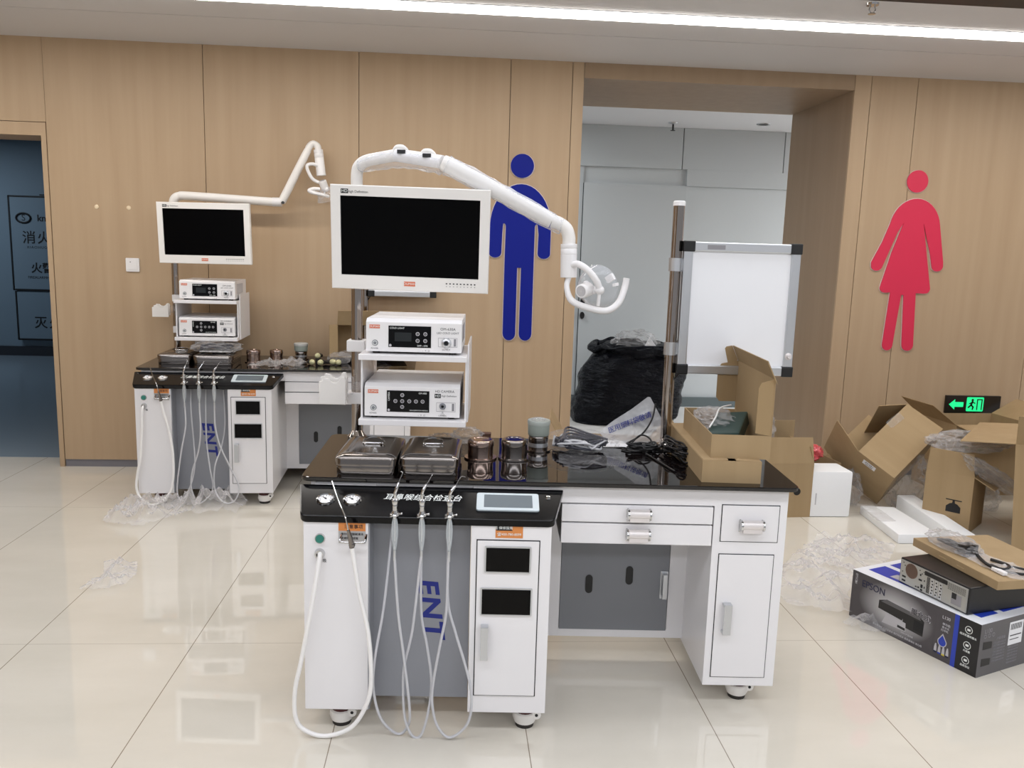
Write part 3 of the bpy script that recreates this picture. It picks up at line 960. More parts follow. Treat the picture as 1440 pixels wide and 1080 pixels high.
# ------------------------------------------------------------------ rack on the left pole
def make_rack(frame, label):
    t = thing('instrument_rack', label, 'rack', frame, (0.33, 0.40, 0.895))
    part('upper_shelf', BX(0.146, 0.508, 0.22, 0.58, 1.114, 1.133), M['white'], t, bev=0.002)
    part('lower_shelf', BX(0.146, 0.508, 0.22, 0.58, 0.892, 0.912), M['white'], t, bev=0.002)
    part('side_panel', BX(0.150, 0.156, 0.25, 0.58, 0.912, 1.114), M['white'], t)
    part('side_panel', MERGE(BX(0.502, 0.508, 0.26, 0.58, 0.912, 1.114), BX(0.508, 0.513, 0.30, 0.58, 0.895, 1.168)), M['white'], t)
    for z in (1.122, 0.925):
        bm = BX(0.052, 0.118, 0.527, 0.597, z - 0.02, z + 0.022)
        BX(0.11, 0.16, 0.545, 0.58, z - 0.014, z + 0.010, bm)
        part('clamp', bm, M['white_pl'], t, bev=0.004)
    return t


rack_near = make_rack(FN, 'white two-tier shelf rack clamped to the near desk pole')
rack_far = dup(rack_near, FF @ T(0.33 + 0.018, 0.40, 0.895 + 0.012), 'white two-tier shelf rack clamped to the far desk pole')


def make_device(frame, label, name, cat, z0, x0, x1, y0, y1, h, kind):
    t = thing(name, label, cat, frame, ((x0 + x1) / 2, (y0 + y1) / 2, z0))
    zb, zt = z0 + 0.008, z0 + h
    w = x1 - x0
    prof = [(y0, zb), (y1, zb), (y1, zt), (y0 + 0.022, zt), (y0, zt - 0.010)]
    XM = basis((0, 0, 0), (0, 1, 0), (0, 0, 1), (1, 0, 0))
    vents = BX(x1 - 0.002, x1 + 0.0006, y0 + 0.06, y0 + 0.064, zb + 0.03, zt - 0.02)
    for k in range(1, 14):
        BX(x1 - 0.002, x1 + 0.0006, y0 + 0.06 + k * 0.012, y0 + 0.064 + k * 0.012, zb + 0.03, zt - 0.02, vents)
    part('case', [(PRISM(prof, x0, x1, XM), M['white_pl']), (vents, M['mid_grey'])], None, t, bev=0.002)
    feet = bmesh.new()
    for fx in (x0 + 0.03, x1 - 0.03):
        for fy in (y0 + 0.03, y1 - 0.03):
            CYL((fx, fy, z0), (fx, fy, zb + 0.001), 0.012, seg=14, bm=feet)
    part('foot', feet, M['rubber'], t)
    hf = zt - 0.010 - zb

    def pt(u, v):
        return x0 + u * w, zb + hf * (1 - v)

    def face(u, v):
        a, c = pt(u, v)
        return FRONT(a, y0, c)
    a, c = pt(0.235, 0.84)
    b2, e = pt(0.68, 0.12)
    ds = part('display_panel', BX(a, b2, y0 - 0.0015, y0, c, e), M['panel_black'], t)
    pw = LATHE([(0, 0.004), (0.004, 0.004), (0.0055, 0.003), (0.0075, 0.003), (0.010, 0.002), (0.0105, 0)], face(0.095, 0.71), 20)
    part('power_button', [(pw, M['grey_board']), (LATHE([(0.0058, 0.0042), (0.0075, 0.0042)], face(0.095, 0.71), 20), M['white_text'])], None, t, smooth=True)
    part('badge', [(BX(*(pt(0.035, 0)[0], pt(0.145, 0)[0]), y0 - 0.001, y0, pt(0, 0.225)[1], pt(0, 0.10)[1]), M['badge']), (TXT('OUMAN', 0.0105, face(0.09, 0.162) @ T(0, 0, 0.001), ext=0.0003), M['white_text'])], None, t)
    small = [TXT('POWER', 0.007, face(0.09, 0.90), ext=0.0003)]
    u0, v0 = pt(0.755, 0.80)
    u1, v1 = pt(0.955, 0.50)
    rec = MERGE(BX(u0, u1, y0 - 0.0006, y0, v0, v0 + 0.001), BX(u0, u1, y0 - 0.0006, y0, v1, v1 + 0.001), BX(u0, u0 + 0.001, y0 - 0.0006, y0, v0, v1), BX(u1 - 0.001, u1, y0 - 0.0006, y0, v0, v1))
    part('port_outline', rec, M['mid_grey'], t)
    tag_ = BX(pt(0.918, 0)[0], pt(0.942, 0)[0], y0 - 0.0008, y0, pt(0, 0.77)[1], pt(0, 0.52)[1])
    part('rating_strip', tag_, M['mid_grey'], t)
    if kind == 'light':
        small += [TXT('OM-630A', 0.0125, face(0.855, 0.20), ext=0.0004), TXT('LED COLD LIGHT', 0.0095, face(0.855, 0.33), ext=0.0004), TXT('OUTPUT', 0.007, face(0.84, 0.90), ext=0.0003), TXT('-  =  ⊙', 0.009, face(0.63, 0.94), ext=0.0003)]
        part('light_port', [(LATHE([(0.006, 0.010), (0.009, 0.014), (0.0145, 0.012), (0.0165, 0.004), (0.0175, 0)], face(0.84, 0.66), 24), M['alu']), (LATHE([(0, 0.008), (0.0065, 0.008), (0.0065, 0.012)], face(0.84, 0.66), 14), M['seam'])], None, t, smooth=True)
        btn = [(0.54, 0.38), (0.62, 0.38), (0.54, 0.61), (0.62, 0.61)]
        part('lcd', BX(pt(0.30, 0)[0], pt(0.475, 0)[0], y0 - 0.002, y0 - 0.0015, pt(0, 0.64)[1], pt(0, 0.34)[1]), mat('lcd_off', (30, 34, 36), 0.2), ds)
        txt2 = [TXT('COLD LIGHT', 0.0085, face(0.325, 0.20) @ T(0, 0, 0.0017), ext=0.0003), TXT('OFF—ON', 0.008, face(0.59, 0.78) @ T(0, 0, 0.0017), ext=0.0003)]
    else:
        small += [TXT('HD CAMERA', 0.0115, face(0.84, 0.12), ext=0.0004), TXT('High Definition', 0.0085, face(0.885, 0.27), ext=0.0004), TXT('CAMERA', 0.007, face(0.82, 0.94), ext=0.0003), TXT('⚠', 0.012, face(0.82, 0.86), ext=0.0003), TXT('-  =  ⊙', 0.009, face(0.60, 0.94), ext=0.0003)]
        hd = BX(pt(0.735, 0)[0], pt(0.80, 0)[0], y0 - 0.0008, y0, pt(0, 0.34)[1], pt(0, 0.20)[1])
        part('hd_mark', [(hd, M['black']), (TXT('HD', 0.0115, face(0.767, 0.27) @ T(0, 0, 0.001), ext=0.0003), M['white_text'])], None, t)
        part('camera_port', [(LATHE([(0.0045, 0.006), (0.006, 0.009), (0.009, 0.009), (0.0105, 0.004), (0.0115, 0)], face(0.82, 0.62), 20), M['grey_board']), (LATHE([(0, 0.004), (0.005, 0.004), (0.005, 0.007)], face(0.82, 0.62), 14), M['seam'])], None, t, smooth=True)
        btn = [(0.325, 0.475), (0.396, 0.475), (0.47, 0.475), (0.54, 0.475), (0.61, 0.475), (0.396, 0.67), (0.396, 0.27)]
        txt2 = [TXT('OM-800', 0.008, face(0.61, 0.20) @ T(0, 0, 0.0017), ext=0.0003), TXT('CAMERA', 0.008, face(0.257, 0.32) @ T(0, 0, 0.0017) @ RZ(R(90)), ext=0.0003), TXT('HIGH DEFINITION MEDICAL', 0.005, face(0.57, 0.78) @ T(0, 0, 0.0017), ext=0.0003)]
    part('lettering', MERGE(*small), M['dark_text'], t)
    part('lettering', MERGE(*txt2), M['white_text'], ds)
    for u, v in btn:
        rg = LATHE([(0.0042, 0.0016), (0.0055, 0.0022), (0.0066, 0.0016)], face(u, v), 18)
        part('button', MERGE(rg, LATHE([(0, 0.0019), (0.0016, 0.0019)], face(u, v), 8)), M['pale_print'], ds)
    part('emblem', LATHE([(0, 0.0018), (0.0045, 0.0018)], face(0.255, 0.78), 12), M['pale_print'], ds)
    return t


light_near = make_device(FN, 'white light source box on the upper shelf of the near rack', 'light_source', 'medical device', 1.133, 0.167, 0.488, 0.25, 0.57, 0.118, 'light')
cam_near = make_device(FN, 'white camera control box on the lower shelf of the near rack', 'camera_control_unit', 'medical device', 0.912, 0.163, 0.486, 0.245, 0.58, 0.120, 'camera')
dup(light_near, FF @ T((0.167 + 0.488) / 2 + 0.025, 0.41, 1.133 + 0.012), 'white light source box on the upper shelf of the far rack')
dup(cam_near, FF @ T((0.163 + 0.486) / 2 + 0.022, 0.4125, 0.912 + 0.012), 'white camera control box on the lower shelf of the far rack')

# ------------------------------------------------------------------ handpiece holders at the pole
def make_holder(M4, label):
    t = thing('handpiece_holder', label, 'holder', M4)
    out = [(-0.05, -0.052), (0.048, -0.052), (0.048, 0.038), (0.043, 0.052), (0.030, 0.052), (0.022, 0.036), (0.010, 0.028), (-0.004, 0.032), (-0.016, 0.044), (-0.034, 0.046), (-0.036, 0.036), (-0.050, 0.032)]
    part('tray', MERGE(PRISM(out, 0.0, 0.012, FRONT(0, 0, 0)), MOVE(PRISM([(p[0], p[1] - 0.012) for p in out], 0.032, 0.044, FRONT(0, 0, 0)), T(0, 0, 0)), BX(-0.05, 0.048, -0.034, -0.01, -0.052, -0.036)), M['warm_white'], t, bev=0.003)
    part('mounting_clip', MERGE(BX(0.048, 0.068, -0.016, 0.012, -0.03, 0.034), BX(0.064, 0.1, -0.004, 0.014, -0.012, 0.012)), M['clear'], t, bev=0.002)
    return t


hold_near = make_holder(FN @ T(0.010, 0.52, 0.975), 'pale scalloped handpiece holder beside the near rack')
dup(hold_near, FF @ T(0.010, 0.53, 1.065) @ Matrix.Diagonal((1, 1, 0.72, 1)), 'pale scalloped handpiece holder beside the far rack')

# ------------------------------------------------------------------ monitors
def make_monitor(M4, label):
    """origin: centre of the screen, +z up, screen towards -y"""
    t = thing('monitor', label, 'monitor', M4)
    sw, sh = 0.238, 0.134
    L_, R_, T_, B_ = 0.272, 0.272, 0.170, 0.183
    def ring(z0, z1, a, b_):
        bm = bmesh.new()
        vo = [bm.verts.new(p) for p in ((-L_, a, -B_), (R_, a, -B_), (R_, a, T_), (-L_, a, T_))]
        vi = [bm.verts.new(p) for p in ((-sw, b_, -sh), (sw, b_, -sh), (sw, b_, sh), (-sw, b_, sh))]
        for i in range(4):
            bm.faces.new((vo[i], vo[(i + 1) % 4], vi[(i + 1) % 4], vi[i]))
        return bm
    bm = bmesh.new()
    fo = [(-L_, -B_), (R_, -B_), (R_, T_), (-L_, T_)]
    def q(y, pts):
        return [bm.verts.new((p[0], y, p[1])) for p in pts]
    a = q(0.045, [(x * 0.97, z * 0.97) for x, z in fo]); b_ = q(0.012, fo); c = q(-0.004, fo); c2 = q(-0.009, [(x * 0.99, z * 0.985) for x, z in fo]); e = q(-0.009, [(-sw, -sh), (sw, -sh), (sw, sh), (-sw, sh)]); f = q(0.0, [(-sw, -sh), (sw, -sh), (sw, sh), (-sw, sh)])
    for A, B in ((a, b_), (b_, c), (c, c2), (c2, e), (e, f)):
        for i in range(4):
            bm.faces.new((A[i], A[(i + 1) % 4], B[(i + 1) % 4], B[i]))
    bm.faces.new(a)
    hs = part('housing', bm, M['warm_white'], t, bev=0.0)
    part('screen', BX(-sw, sw, -0.002, 0.002, -sh, sh), M['screen'], t)
    yy = -0.0093
    part('hd_mark', [(BX(-0.235, -0.210, yy - 0.0006, yy, 0.142, 0.157), M['black']), (TXT('HD', 0.014, FRONT(-0.2225, yy - 0.0006, 0.1495), ext=0.0003), M['white_text']), (TXT('High Definition', 0.0115, FRONT(-0.178, yy, 0.148), ext=0.0003), M['dark_text'])], None, hs)
    part('badge', [(BX(-0.020, 0.019, yy - 0.0006, yy, -0.166, -0.150), M['badge']), (TXT('OUMAN', 0.0115, FRONT(-0.0005, yy - 0.0006, -0.158), ext=0.0003), M['white_text'])], None, hs)
    bt = bmesh.new()
    lt = []
    for k in range(9):
        xx = 0.128 + k * 0.0122
        BX(xx - 0.0026, xx + 0.0026, yy - 0.0006, yy, -0.154, -0.150, bt)
        BX(xx - 0.0018, xx + 0.0018, yy - 0.0004, yy, -0.1625, -0.161, bt)
    part('button_row', bt, M['dark_text'], hs)
    return t


def pose(x, y, z, yaw, tilt, roll):
    xa = V((math.cos(yaw), math.sin(yaw), 0)); nn = V((math.sin(yaw), -math.cos(yaw), 0)); z0 = V((0, 0, 1))
    z2 = z0 * math.cos(tilt) - nn * math.sin(tilt)
    x2 = xa * math.cos(roll) + z2 * math.sin(roll)
    z3 = z2 * math.cos(roll) - xa * math.sin(roll)
    return basis((x, y, z), x2, z3.cross(x2), z3)


mon_near = make_monitor(pose(-0.149, 2.902, 1.522, -0.087, -0.102, -0.009), 'white-framed black monitor on the near desk pole')
mon_far = dup(mon_near, pose(-1.459, 5.042, 1.543, -0.083, -0.041, 0.007), 'white-framed black monitor on the far desk pole')


def arm_part(root, frame, pole_xy, z):
    """bracket from the back of a monitor to its pole"""
    p = (frame @ V((*pole_xy, z)))
    inv = root.matrix_world.inverted()
    q = inv @ p
    bm = CYL((0, 0.046, q.z), (q.x * 0.5, (q.y + 0.046) / 2, q.z), 0.016, seg=14)
    CYL((q.x * 0.5, (q.y + 0.046) / 2, q.z), (q.x, q.y, q.z), 0.014, seg=14, bm=bm)
    BX(-0.05, 0.05, 0.044, 0.056, q.z - 0.05, q.z + 0.05, bm)
    CYL((q.x, q.y, q.z - 0.025), (q.x, q.y, q.z + 0.025), 0.029, seg=18, bm=bm)
    return part('mount_arm', bm, M['white_pl'], root, smooth=True)


BASE[mon_near.name] = V((0, 0, 0)); BASE[mon_far.name] = V((0, 0, 0))
arm_part(mon_near, FN, (0.085, 0.56), 1.50)
arm_part(mon_far, FF, (0.085, 0.56), 1.52)

# ------------------------------------------------------------------ film viewers (light boxes)
def make_viewer(M4, label):
    """origin: lower left corner of the frame at the pole side, x right, z up"""
    t = thing('film_viewer', label, 'light box', M4)
    w, h = 0.432, 0.487
    fr = MERGE(BX(0, w, -0.016, 0.016, 0, 0.034), BX(0, w, -0.016, 0.016, h - 0.034, h), BX(0, 0.034, -0.014, 0.016, 0.03, h - 0.03), BX(w - 0.034, w, -0.014, 0.016, 0.03, h - 0.03))
    part('frame', fr, M['alu'], t, bev=0.004)
    part('panel', BX(0.03, w - 0.03, -0.006, 0.010, 0.03, h - 0.03), mat('viewer_diffuser', (236, 237, 240), 0.4), t)
    for cx_, cz in ((0, 0), (w, 0), (0, h), (w, h)):
        sx_ = 1 if cx_ == 0 else -1
        sz = 1 if cz == 0 else -1
        x0, x1 = sorted((cx_ - 0.003 * sx_, cx_ + 0.040 * sx_))
        z0, z1 = sorted((cz - 0.003 * sz, cz + 0.036 * sz))
        part('corner_piece', BX(x0, x1, -0.019, 0.019, z0, z1), M['black'], t, bev=0.004)
    part('rating_label', BX(0.085, 0.15, -0.0168, -0.016, h - 0.026, h - 0.010), M['mid_grey'], t)
    part('dimmer_knob', LATHE([(0, 0.016), (0.007, 0.016), (0.009, 0.004), (0.013, 0.003), (0.013, 0)], FRONT(w - 0.018, -0.014, 0.075), 18), M['alu_w'], t, smooth=True)
    for zz in (0.090, 0.402):
        bm = LATHE([(0.0206, -0.024), (0.026, -0.024), (0.026, 0.024), (0.0206, 0.024)], T(-0.021, 0.02, zz), 24)
        BX(-0.004, 0.012, 0.0, 0.03, zz - 0.02, zz + 0.02, bm)
        part('pole_clamp', bm, M['alu'], t, smooth=True)
    part('power_lead', TUBE([(0.014, 0.0, 0.002), (0.0, 0.008, -0.02), (-0.012, 0.012, -0.035), (-0.016, 0.03, -0.06)], 0.0035, 8, 5), M['cable'], t, smooth=True)
    return t


v_near = make_viewer(FN @ T(1.283, 0.54, 1.054), 'white film viewer light box on the right pole of near desk')
dup(v_near, FF @ T(1.283, 0.54, 1.176), 'film viewer mostly hidden behind the near monitor, only lower edge showing')

# ================================================================== examination lamps on the left poles
def axis_frame(o, d, up=(0, 0, 1)):
    d = V(d).normalized()
    u = V(up)
    x = u.cross(d).normalized()
    return basis(o, x, d.cross(x), d)


def make_lamp(frame, label, post_top, elbow, a1_end, a2_start, a2_end, crown, sleeve, r1, r2, joint_len, yoke, handle, hous, ddir, dish_r, near):
    t = thing('examination_lamp', label, 'lamp', frame, (0.085, 0.56, 1.69))
    part('arm_post', TUBE([(0.085, 0.56, 1.689), post_top] + elbow + [a1_end], r1, 16, 6), M['warm_white'], t, smooth=True)
    a1, a2 = V(a1_end), V(a2_start)
    jb = CYL(a1, a2, r1 * 1.06, seg=18)
    part('joint_sleeve', jb, M['white_pl'], t, smooth=True)
    if near:
        for f in (0.02, 0.80):
            c = a1.lerp(a2, f * 0.55 + 0.05) if f < 0.5 else a1.lerp(a2, 0.66)
            cap = TUBE([c + V((-0.022 * 1, 0.004, 0.016)), c + V((-0.008, 0.004, 0.027)), c + V((0.012, 0.004, 0.0275)), c + V((0.030, 0.004, 0.018))], [0.004, 0.010, 0.010, 0.004], 10, 4)
            part('joint_cap', cap, M['warm_white'], t, smooth=True)
        for f in (0.07, 0.62):
            c = a1.lerp(a2, f) + V((0.010, -0.0325, 0.010))
            part('joint_mark', MOVE(BX(-0.015, 0.014, -0.002, 0.006, -0.0065, 0.0065), T(c)), M['black'], t)
    else:
        part('joint_pin', CYL(a2 + V((0.012, -r1 * 1.15, -0.004)), a2 + V((0.012, -r1 * 0.8, -0.004)), 0.009, seg=14), M['dark_text'], t)
    part('upper_arm', TUBE([a2, a2.lerp(V(a2_end), 0.12), a2.lerp(V(a2_end), 0.85), V(a2_end)], [r2 * 0.9, r2, r2 * 0.95, r2 * 0.86], 18, 4), M['warm_white'], t, smooth=True)
    part('elbow', TUBE([V(a2_end)] + [V(p) for p in crown] + [V(sleeve[0])], r2 * 0.80, 16, 6), M['warm_white'], t, smooth=True)
    s0, s1 = V(sleeve[0]), V(sleeve[1])
    sr = 0.0285
    d = (s1 - s0)
    prof = [(0, 0), (sr * 0.98, 0), (sr, 0.002), (sr, d.length * 0.13), (sr * 0.97, d.length * 0.14), (sr, d.length * 0.15), (sr, d.length * 0.30), (sr * 0.96, d.length * 0.31), (sr, d.length * 0.32), (sr * 1.02, d.length), (0, d.length)]
    part('swivel_sleeve', LATHE(prof, axis_frame(s0, d, (0, 1, 0)), 26), M['white_pl'], t, smooth=True)
    hd = part('lamp_head', TUBE(yoke, 0.0115 if near else 0.0105, 12, 6), M['white_pl'], t, smooth=True)
    part('grab_handle', TUBE(handle, [0.0095] * 2 + [0.012] * (len(handle) - 3) + [0.0115], 12, 6), M['white_pl'], hd, smooth=True)
    dd = V(ddir).normalized()
    o = V(hous)
    fm = axis_frame(o, dd)
    bm = LATHE([(0, 0), (0.021, 0), (0.0245, 0.003), (0.0245, 0.05), (0.018, 0.062), (0, 0.062)], fm, 24)
    BALL(fm @ V((-0.015, -0.004, 0.055)), 0.015, bm=bm)
    BALL(fm @ V((0.012, 0.016, 0.055)), 0.013, bm=bm)
    vent = bmesh.new()
    for k in range(3):
        LATHE([(0.005 + k * 0.005, -0.0005), (0.0072 + k * 0.005, -0.0005), (0.0072 + k * 0.005, 0.001)], fm, 20, vent)
    part('bulb_housing', [(bm, M['white_pl']), (vent, M['mid_grey'])], None, hd, smooth=True)
    k = dish_r / 0.068
    bm = LATHE([(0.020 * k, 0.045), (0.040 * k, 0.055), (0.058 * k, 0.080), (0.066 * k, 0.112), (0.068 * k, 0.118), (0.064 * k, 0.112), (0.056 * k, 0.083), (0.038 * k, 0.059), (0.020 * k, 0.050)], fm, 30)
    rim = TUBE([fm @ V((0.068 * k * math.cos(R(a)), 0.068 * k * math.sin(R(a)), 0.118)) for a in range(0, 361, 15)], 0.0028, 6, 1)
    part('reflector', [(bm, M['clear']), (rim, M['clear'])], None, hd, smooth=True)
    part('hinge_tab', [(MERGE(MOVE(BX(0.040 * k, 0.066 * k, -0.012, 0.012, 0.108, 0.124), fm @ RZ(R(148))), MOVE(BX(0.060 * k, 0.071 * k, -0.005, 0.005, 0.10, 0.125), fm @ RZ(R(172)))), M['white_pl'])], None, hd)
    tr = V(yoke[-1])
    part('trunnion', MERGE(BALL(tr, 0.016), CYL(tr, tr + V((-0.004, 0.0, -0.055)), 0.006, seg=12), CYL(tr, fm @ V((0, 0, 0.05)), 0.008, seg=12)), M['white_pl'], hd, smooth=True)
    return t


lamp_near = make_lamp(
    FN, 'white articulated examination lamp reaching right over the near monitor', (0.085, 0.56, 1.745), [(0.093, 0.556, 1.772), (0.118, 0.545, 1.790), (0.165, 0.52, 1.799)],
    (0.236, 0.485, 1.809), (0.404, 0.405, 1.782), (0.786, 0.40, 1.594), [(0.812, 0.40, 1.587), (0.838, 0.40, 1.568), (0.848, 0.40, 1.54)], ((0.849, 0.40, 1.518), (0.853, 0.40, 1.402)),
    0.0215, 0.0285, 0.1,
    [(0.858, 0.385, 1.442), (0.880, 0.366, 1.450), (0.915, 0.352, 1.429), (0.945, 0.352, 1.395), (0.960, 0.362, 1.362)],
    [(0.853, 0.39, 1.404), (0.846, 0.38, 1.37), (0.862, 0.37, 1.325), (0.908, 0.365, 1.303), (0.984, 0.37, 1.290), (1.030, 0.385, 1.318), (1.052, 0.40, 1.372), (1.057, 0.40, 1.405)],
    (0.893, 0.345, 1.357), (0.60, 0.79, 0.13), 0.076, True)
for nm, pts, rr, lb in (('wrap', [(0.10, 0.545, 1.772), (0.165, 0.515, 1.785), (0.236, 0.485, 1.793), (0.33, 0.44, 1.785), (0.40, 0.41, 1.77)], [0.022, 0.029, 0.030, 0.029, 0.032], None),
                        ('wrap', [(0.42, 0.40, 1.772), (0.60, 0.40, 1.688), (0.785, 0.40, 1.592), (0.82, 0.40, 1.578)], [0.034, 0.031, 0.030, 0.026], None)):
    bm = TUBE(pts, rr, 18, 8)
    for v in bm.verts:
        v.co += V((0.3, 0.5, 1)) * 0.006 * noise.noise(v.co * 45)
    part('plastic_wrap', bm, M['wrap'], lamp_near, smooth=2, label='clear protective film around the arm')

make_lamp(
    FF, 'white articulated examination lamp raised above the far monitor', (0.090, 0.56, 1.725), [(0.100, 0.558, 1.748), (0.128, 0.556, 1.762), (0.20, 0.55, 1.765)],
    (0.690, 0.55, 1.747), (0.745, 0.55, 1.748), (0.909, 0.55, 2.072), [(0.918, 0.55, 2.092), (0.940, 0.55, 2.110), (0.966, 0.55, 2.098)], ((0.972, 0.55, 2.075), (0.990, 0.55, 1.918)),
    0.0265, 0.0255, 0.06,
    [(0.978, 0.535, 1.974), (0.940, 0.52, 1.985), (0.908, 0.51, 1.972), (0.918, 0.51, 1.930), (0.948, 0.51, 1.888), (1.015, 0.52, 1.862)],
    [(1.04, 0.50, 1.79), (1.01, 0.48, 1.796), (0.975, 0.47, 1.803), (0.935, 0.47, 1.812), (0.925, 0.48, 1.822), (0.95, 0.49, 1.832), (0.985, 0.50, 1.832)],
    (1.000, 0.50, 1.885), (0.30, 0.30, -0.90), 0.070, False)

# ================================================================== spray guns with their hoses
HOSES = [
    [(0.322, -0.19, 0.585), (0.322, -0.19, 0.569), (0.333, -0.19, 0.409), (0.351, -0.19, 0.271), (0.370, -0.19, 0.100), (0.362, -0.17, 0.032), (0.332, -0.17, 0.006), (0.283, -0.18, 0.060), (0.259, -0.18, 0.153), (0.262, -0.18, 0.255), (0.285, -0.16, 0.408), (0.296, -0.11, 0.560), (0.300, -0.073, 0.66)],
    [(0.399, -0.19, 0.585), (0.396, -0.19, 0.560), (0.375, -0.18, 0.355), (0.352, -0.18, 0.240), (0.349, -0.18, 0.149), (0.356, -0.18, 0.060), (0.379, -0.18, 0.006), (0.406, -0.18, 0.012), (0.428, -0.18, 0.100), (0.433, -0.17, 0.188), (0.418, -0.16, 0.292), (0.398, -0.14, 0.385), (0.393, -0.11, 0.540), (0.393, -0.073, 0.66)],
    [(0.481, -0.19, 0.588), (0.479, -0.19, 0.573), (0.476, -0.19, 0.419), (0.460, -0.19, 0.316), (0.441, -0.19, 0.194), (0.438, -0.19, 0.124), (0.453, -0.19, 0.052), (0.489, -0.19, 0.010), (0.531, -0.19, 0.034), (0.554, -0.19, 0.080), (0.556, -0.19, 0.164), (0.534, -0.18, 0.249), (0.502, -0.17, 0.349), (0.479, -0.15, 0.430), (0.474, -0.11, 0.56), (0.474, -0.073, 0.66)],
]
NEED = [((0.324, 0.790), (0.331, 0.812), (0.341, 0.838), (0.336, 0.842)), ((0.402, 0.788), (0.412, 0.808), (0.426, 0.832), (0.428, 0.836)), ((0.485, 0.788), (0.497, 0.806), (0.512, 0.832), (0.524, 0.830))]
WHICH = ('left one of the three', 'middle one of the three', 'right one of the three')


def make_gun(frame, k, label, hose, group):
    hx = (0.321, 0.400, 0.481)[k]
    t = thing('spray_gun', label, 'spray gun', frame, (hx, -0.19, 0.72), group)
    prof = [(0, 0.786), (0.004, 0.785), (0.0055, 0.778), (0.0045, 0.770), (0.004, 0.766), (0.009, 0.762), (0.0105, 0.755), (0.009, 0.748), (0.0075, 0.746), (0.0085, 0.742), (0.0075, 0.738), (0.0085, 0.734), (0.0075, 0.730), (0.0085, 0.726), (0.0112, 0.720), (0.0112, 0.714), (0.007, 0.710), (0.005, 0.70), (0, 0.70)]
    part('body', LATHE(prof, T(hx, -0.19, 0), 18), M['chrome'], t, smooth=True)
    n = NEED[k]
    bm = TUBE([(hx, -0.19, 0.782), (n[0][0] + 0.002, -0.19, n[0][1] + 0.006), (n[1][0], -0.186, n[1][1])], [0.005, 0.005, 0.0028], 10, 4)
    TUBE([(n[1][0] - 0.002, -0.186, n[1][1] - 0.003), (n[2][0], -0.178, n[2][1]), (n[3][0], -0.176, n[3][1])], 0.0011, 8, 3, bm)
    part('nozzle', bm, M['chrome'], t, smooth=True)
    part('trigger', MERGE(CYL((hx, -0.19, 0.717), (hx + 0.020, -0.198, 0.722), 0.002, seg=8), CYL((hx, -0.19, 0.712), (hx - 0.014, -0.198, 0.712), 0.002, seg=8), BALL((hx + 0.020, -0.198, 0.722), 0.0035, 10)), M['chrome'], t, smooth=True)
    part('glass_cup', LATHE([(0.0055, 0.708), (0.0085, 0.692), (0.0100, 0.672), (0.0095, 0.652), (0.0065, 0.622), (0.0038, 0.606), (0.0030, 0.60), (0.0, 0.60)], T(hx, -0.19, 0), 18), M['glass_cup'], t, smooth=True)
    part('stem', MERGE(CYL((hx, -0.19, 0.705), (hx, -0.19, 0.60), 0.0026, seg=10), LATHE([(0.0035, 0.612), (0.0045, 0.602), (0.0045, 0.588), (0.004, 0.575), (0, 0.575)], T(hx, -0.19, 0), 12)), M['alu'], t, smooth=True)
    part('hose', TUBE([(hx, -0.19, 0.59)] + hose[1:], 0.0042, 10, 7), M['hose_g'], t, smooth=True)
    return t


for k in range(3):
    make_gun(FN, k, 'chrome spray gun with thin grey hose, %s on the near desk' % WHICH[k], HOSES[k], 'spray guns of the near desk')
HF = [
    [(0.321, -0.19, 0.585), (0.322, -0.19, 0.569), (0.322, -0.19, 0.47), (0.295, -0.19, 0.33), (0.272, -0.19, 0.18), (0.262, -0.18, 0.09), (0.275, -0.17, 0.04), (0.30, -0.16, 0.06), (0.335, -0.15, 0.14), (0.352, -0.14, 0.24), (0.345, -0.12, 0.36), (0.330, -0.10, 0.55), (0.326, -0.073, 0.66)],
    [(0.400, -0.19, 0.585), (0.400, -0.19, 0.560), (0.402, -0.19, 0.45), (0.385, -0.18, 0.33), (0.350, -0.18, 0.22), (0.338, -0.18, 0.13), (0.350, -0.17, 0.06), (0.375, -0.17, 0.02), (0.42, -0.17, 0.05), (0.455, -0.17, 0.11), (0.440, -0.16, 0.22), (0.418, -0.13, 0.36), (0.410, -0.10, 0.54), (0.408, -0.073, 0.66)],
    [(0.481, -0.19, 0.588), (0.480, -0.19, 0.573), (0.482, -0.19, 0.47), (0.505, -0.19, 0.36), (0.555, -0.19, 0.24), (0.595, -0.19, 0.15), (0.602, -0.19, 0.10), (0.580, -0.19, 0.045), (0.535, -0.19, 0.026), (0.490, -0.19, 0.06), (0.465, -0.18, 0.13), (0.470, -0.17, 0.24), (0.50, -0.14, 0.34), (0.515, -0.11, 0.45), (0.512, -0.09, 0.56), (0.505, -0.073, 0.66)],
]
for k in range(3):
    make_gun(FF, k, 'chrome spray gun with thin grey hose, %s on the far desk' % WHICH[k], HF[k], 'spray guns of the far desk')


# suction handle, its tube and thick white hose
def make_suction(frame, label, hose):
    t = thing('suction_handle', label, 'suction handle', frame, (0.194, -0.19, 0.63))
    bm = TUBE([(0.196, -0.194, 0.613), (0.192, -0.194, 0.64), (0.186, -0.198, 0.668)], [0.008, 0.0075, 0.0045], 12, 3)
    LATHE([(0, -0.006), (0.008, -0.006), (0.010, 0.0), (0.008, 0.006), (0, 0.006)], axis_frame((0.196, -0.192, 0.622), (-0.2, 0, 1), (0, 1, 0)), 16, bm)
    part('grip', bm, M['steel'], t, smooth=True)
    part('suction_tube', TUBE([(0.187, -0.198, 0.664), (0.178, -0.196, 0.705), (0.152, -0.172, 0.752), (0.129, -0.145, 0.800)], 0.0022, 8, 5), M['chrome'], t, smooth=True)
    part('hose', TUBE(hose, 0.0068, 12, 7), M['hose_w'], t, smooth=True)
    return t


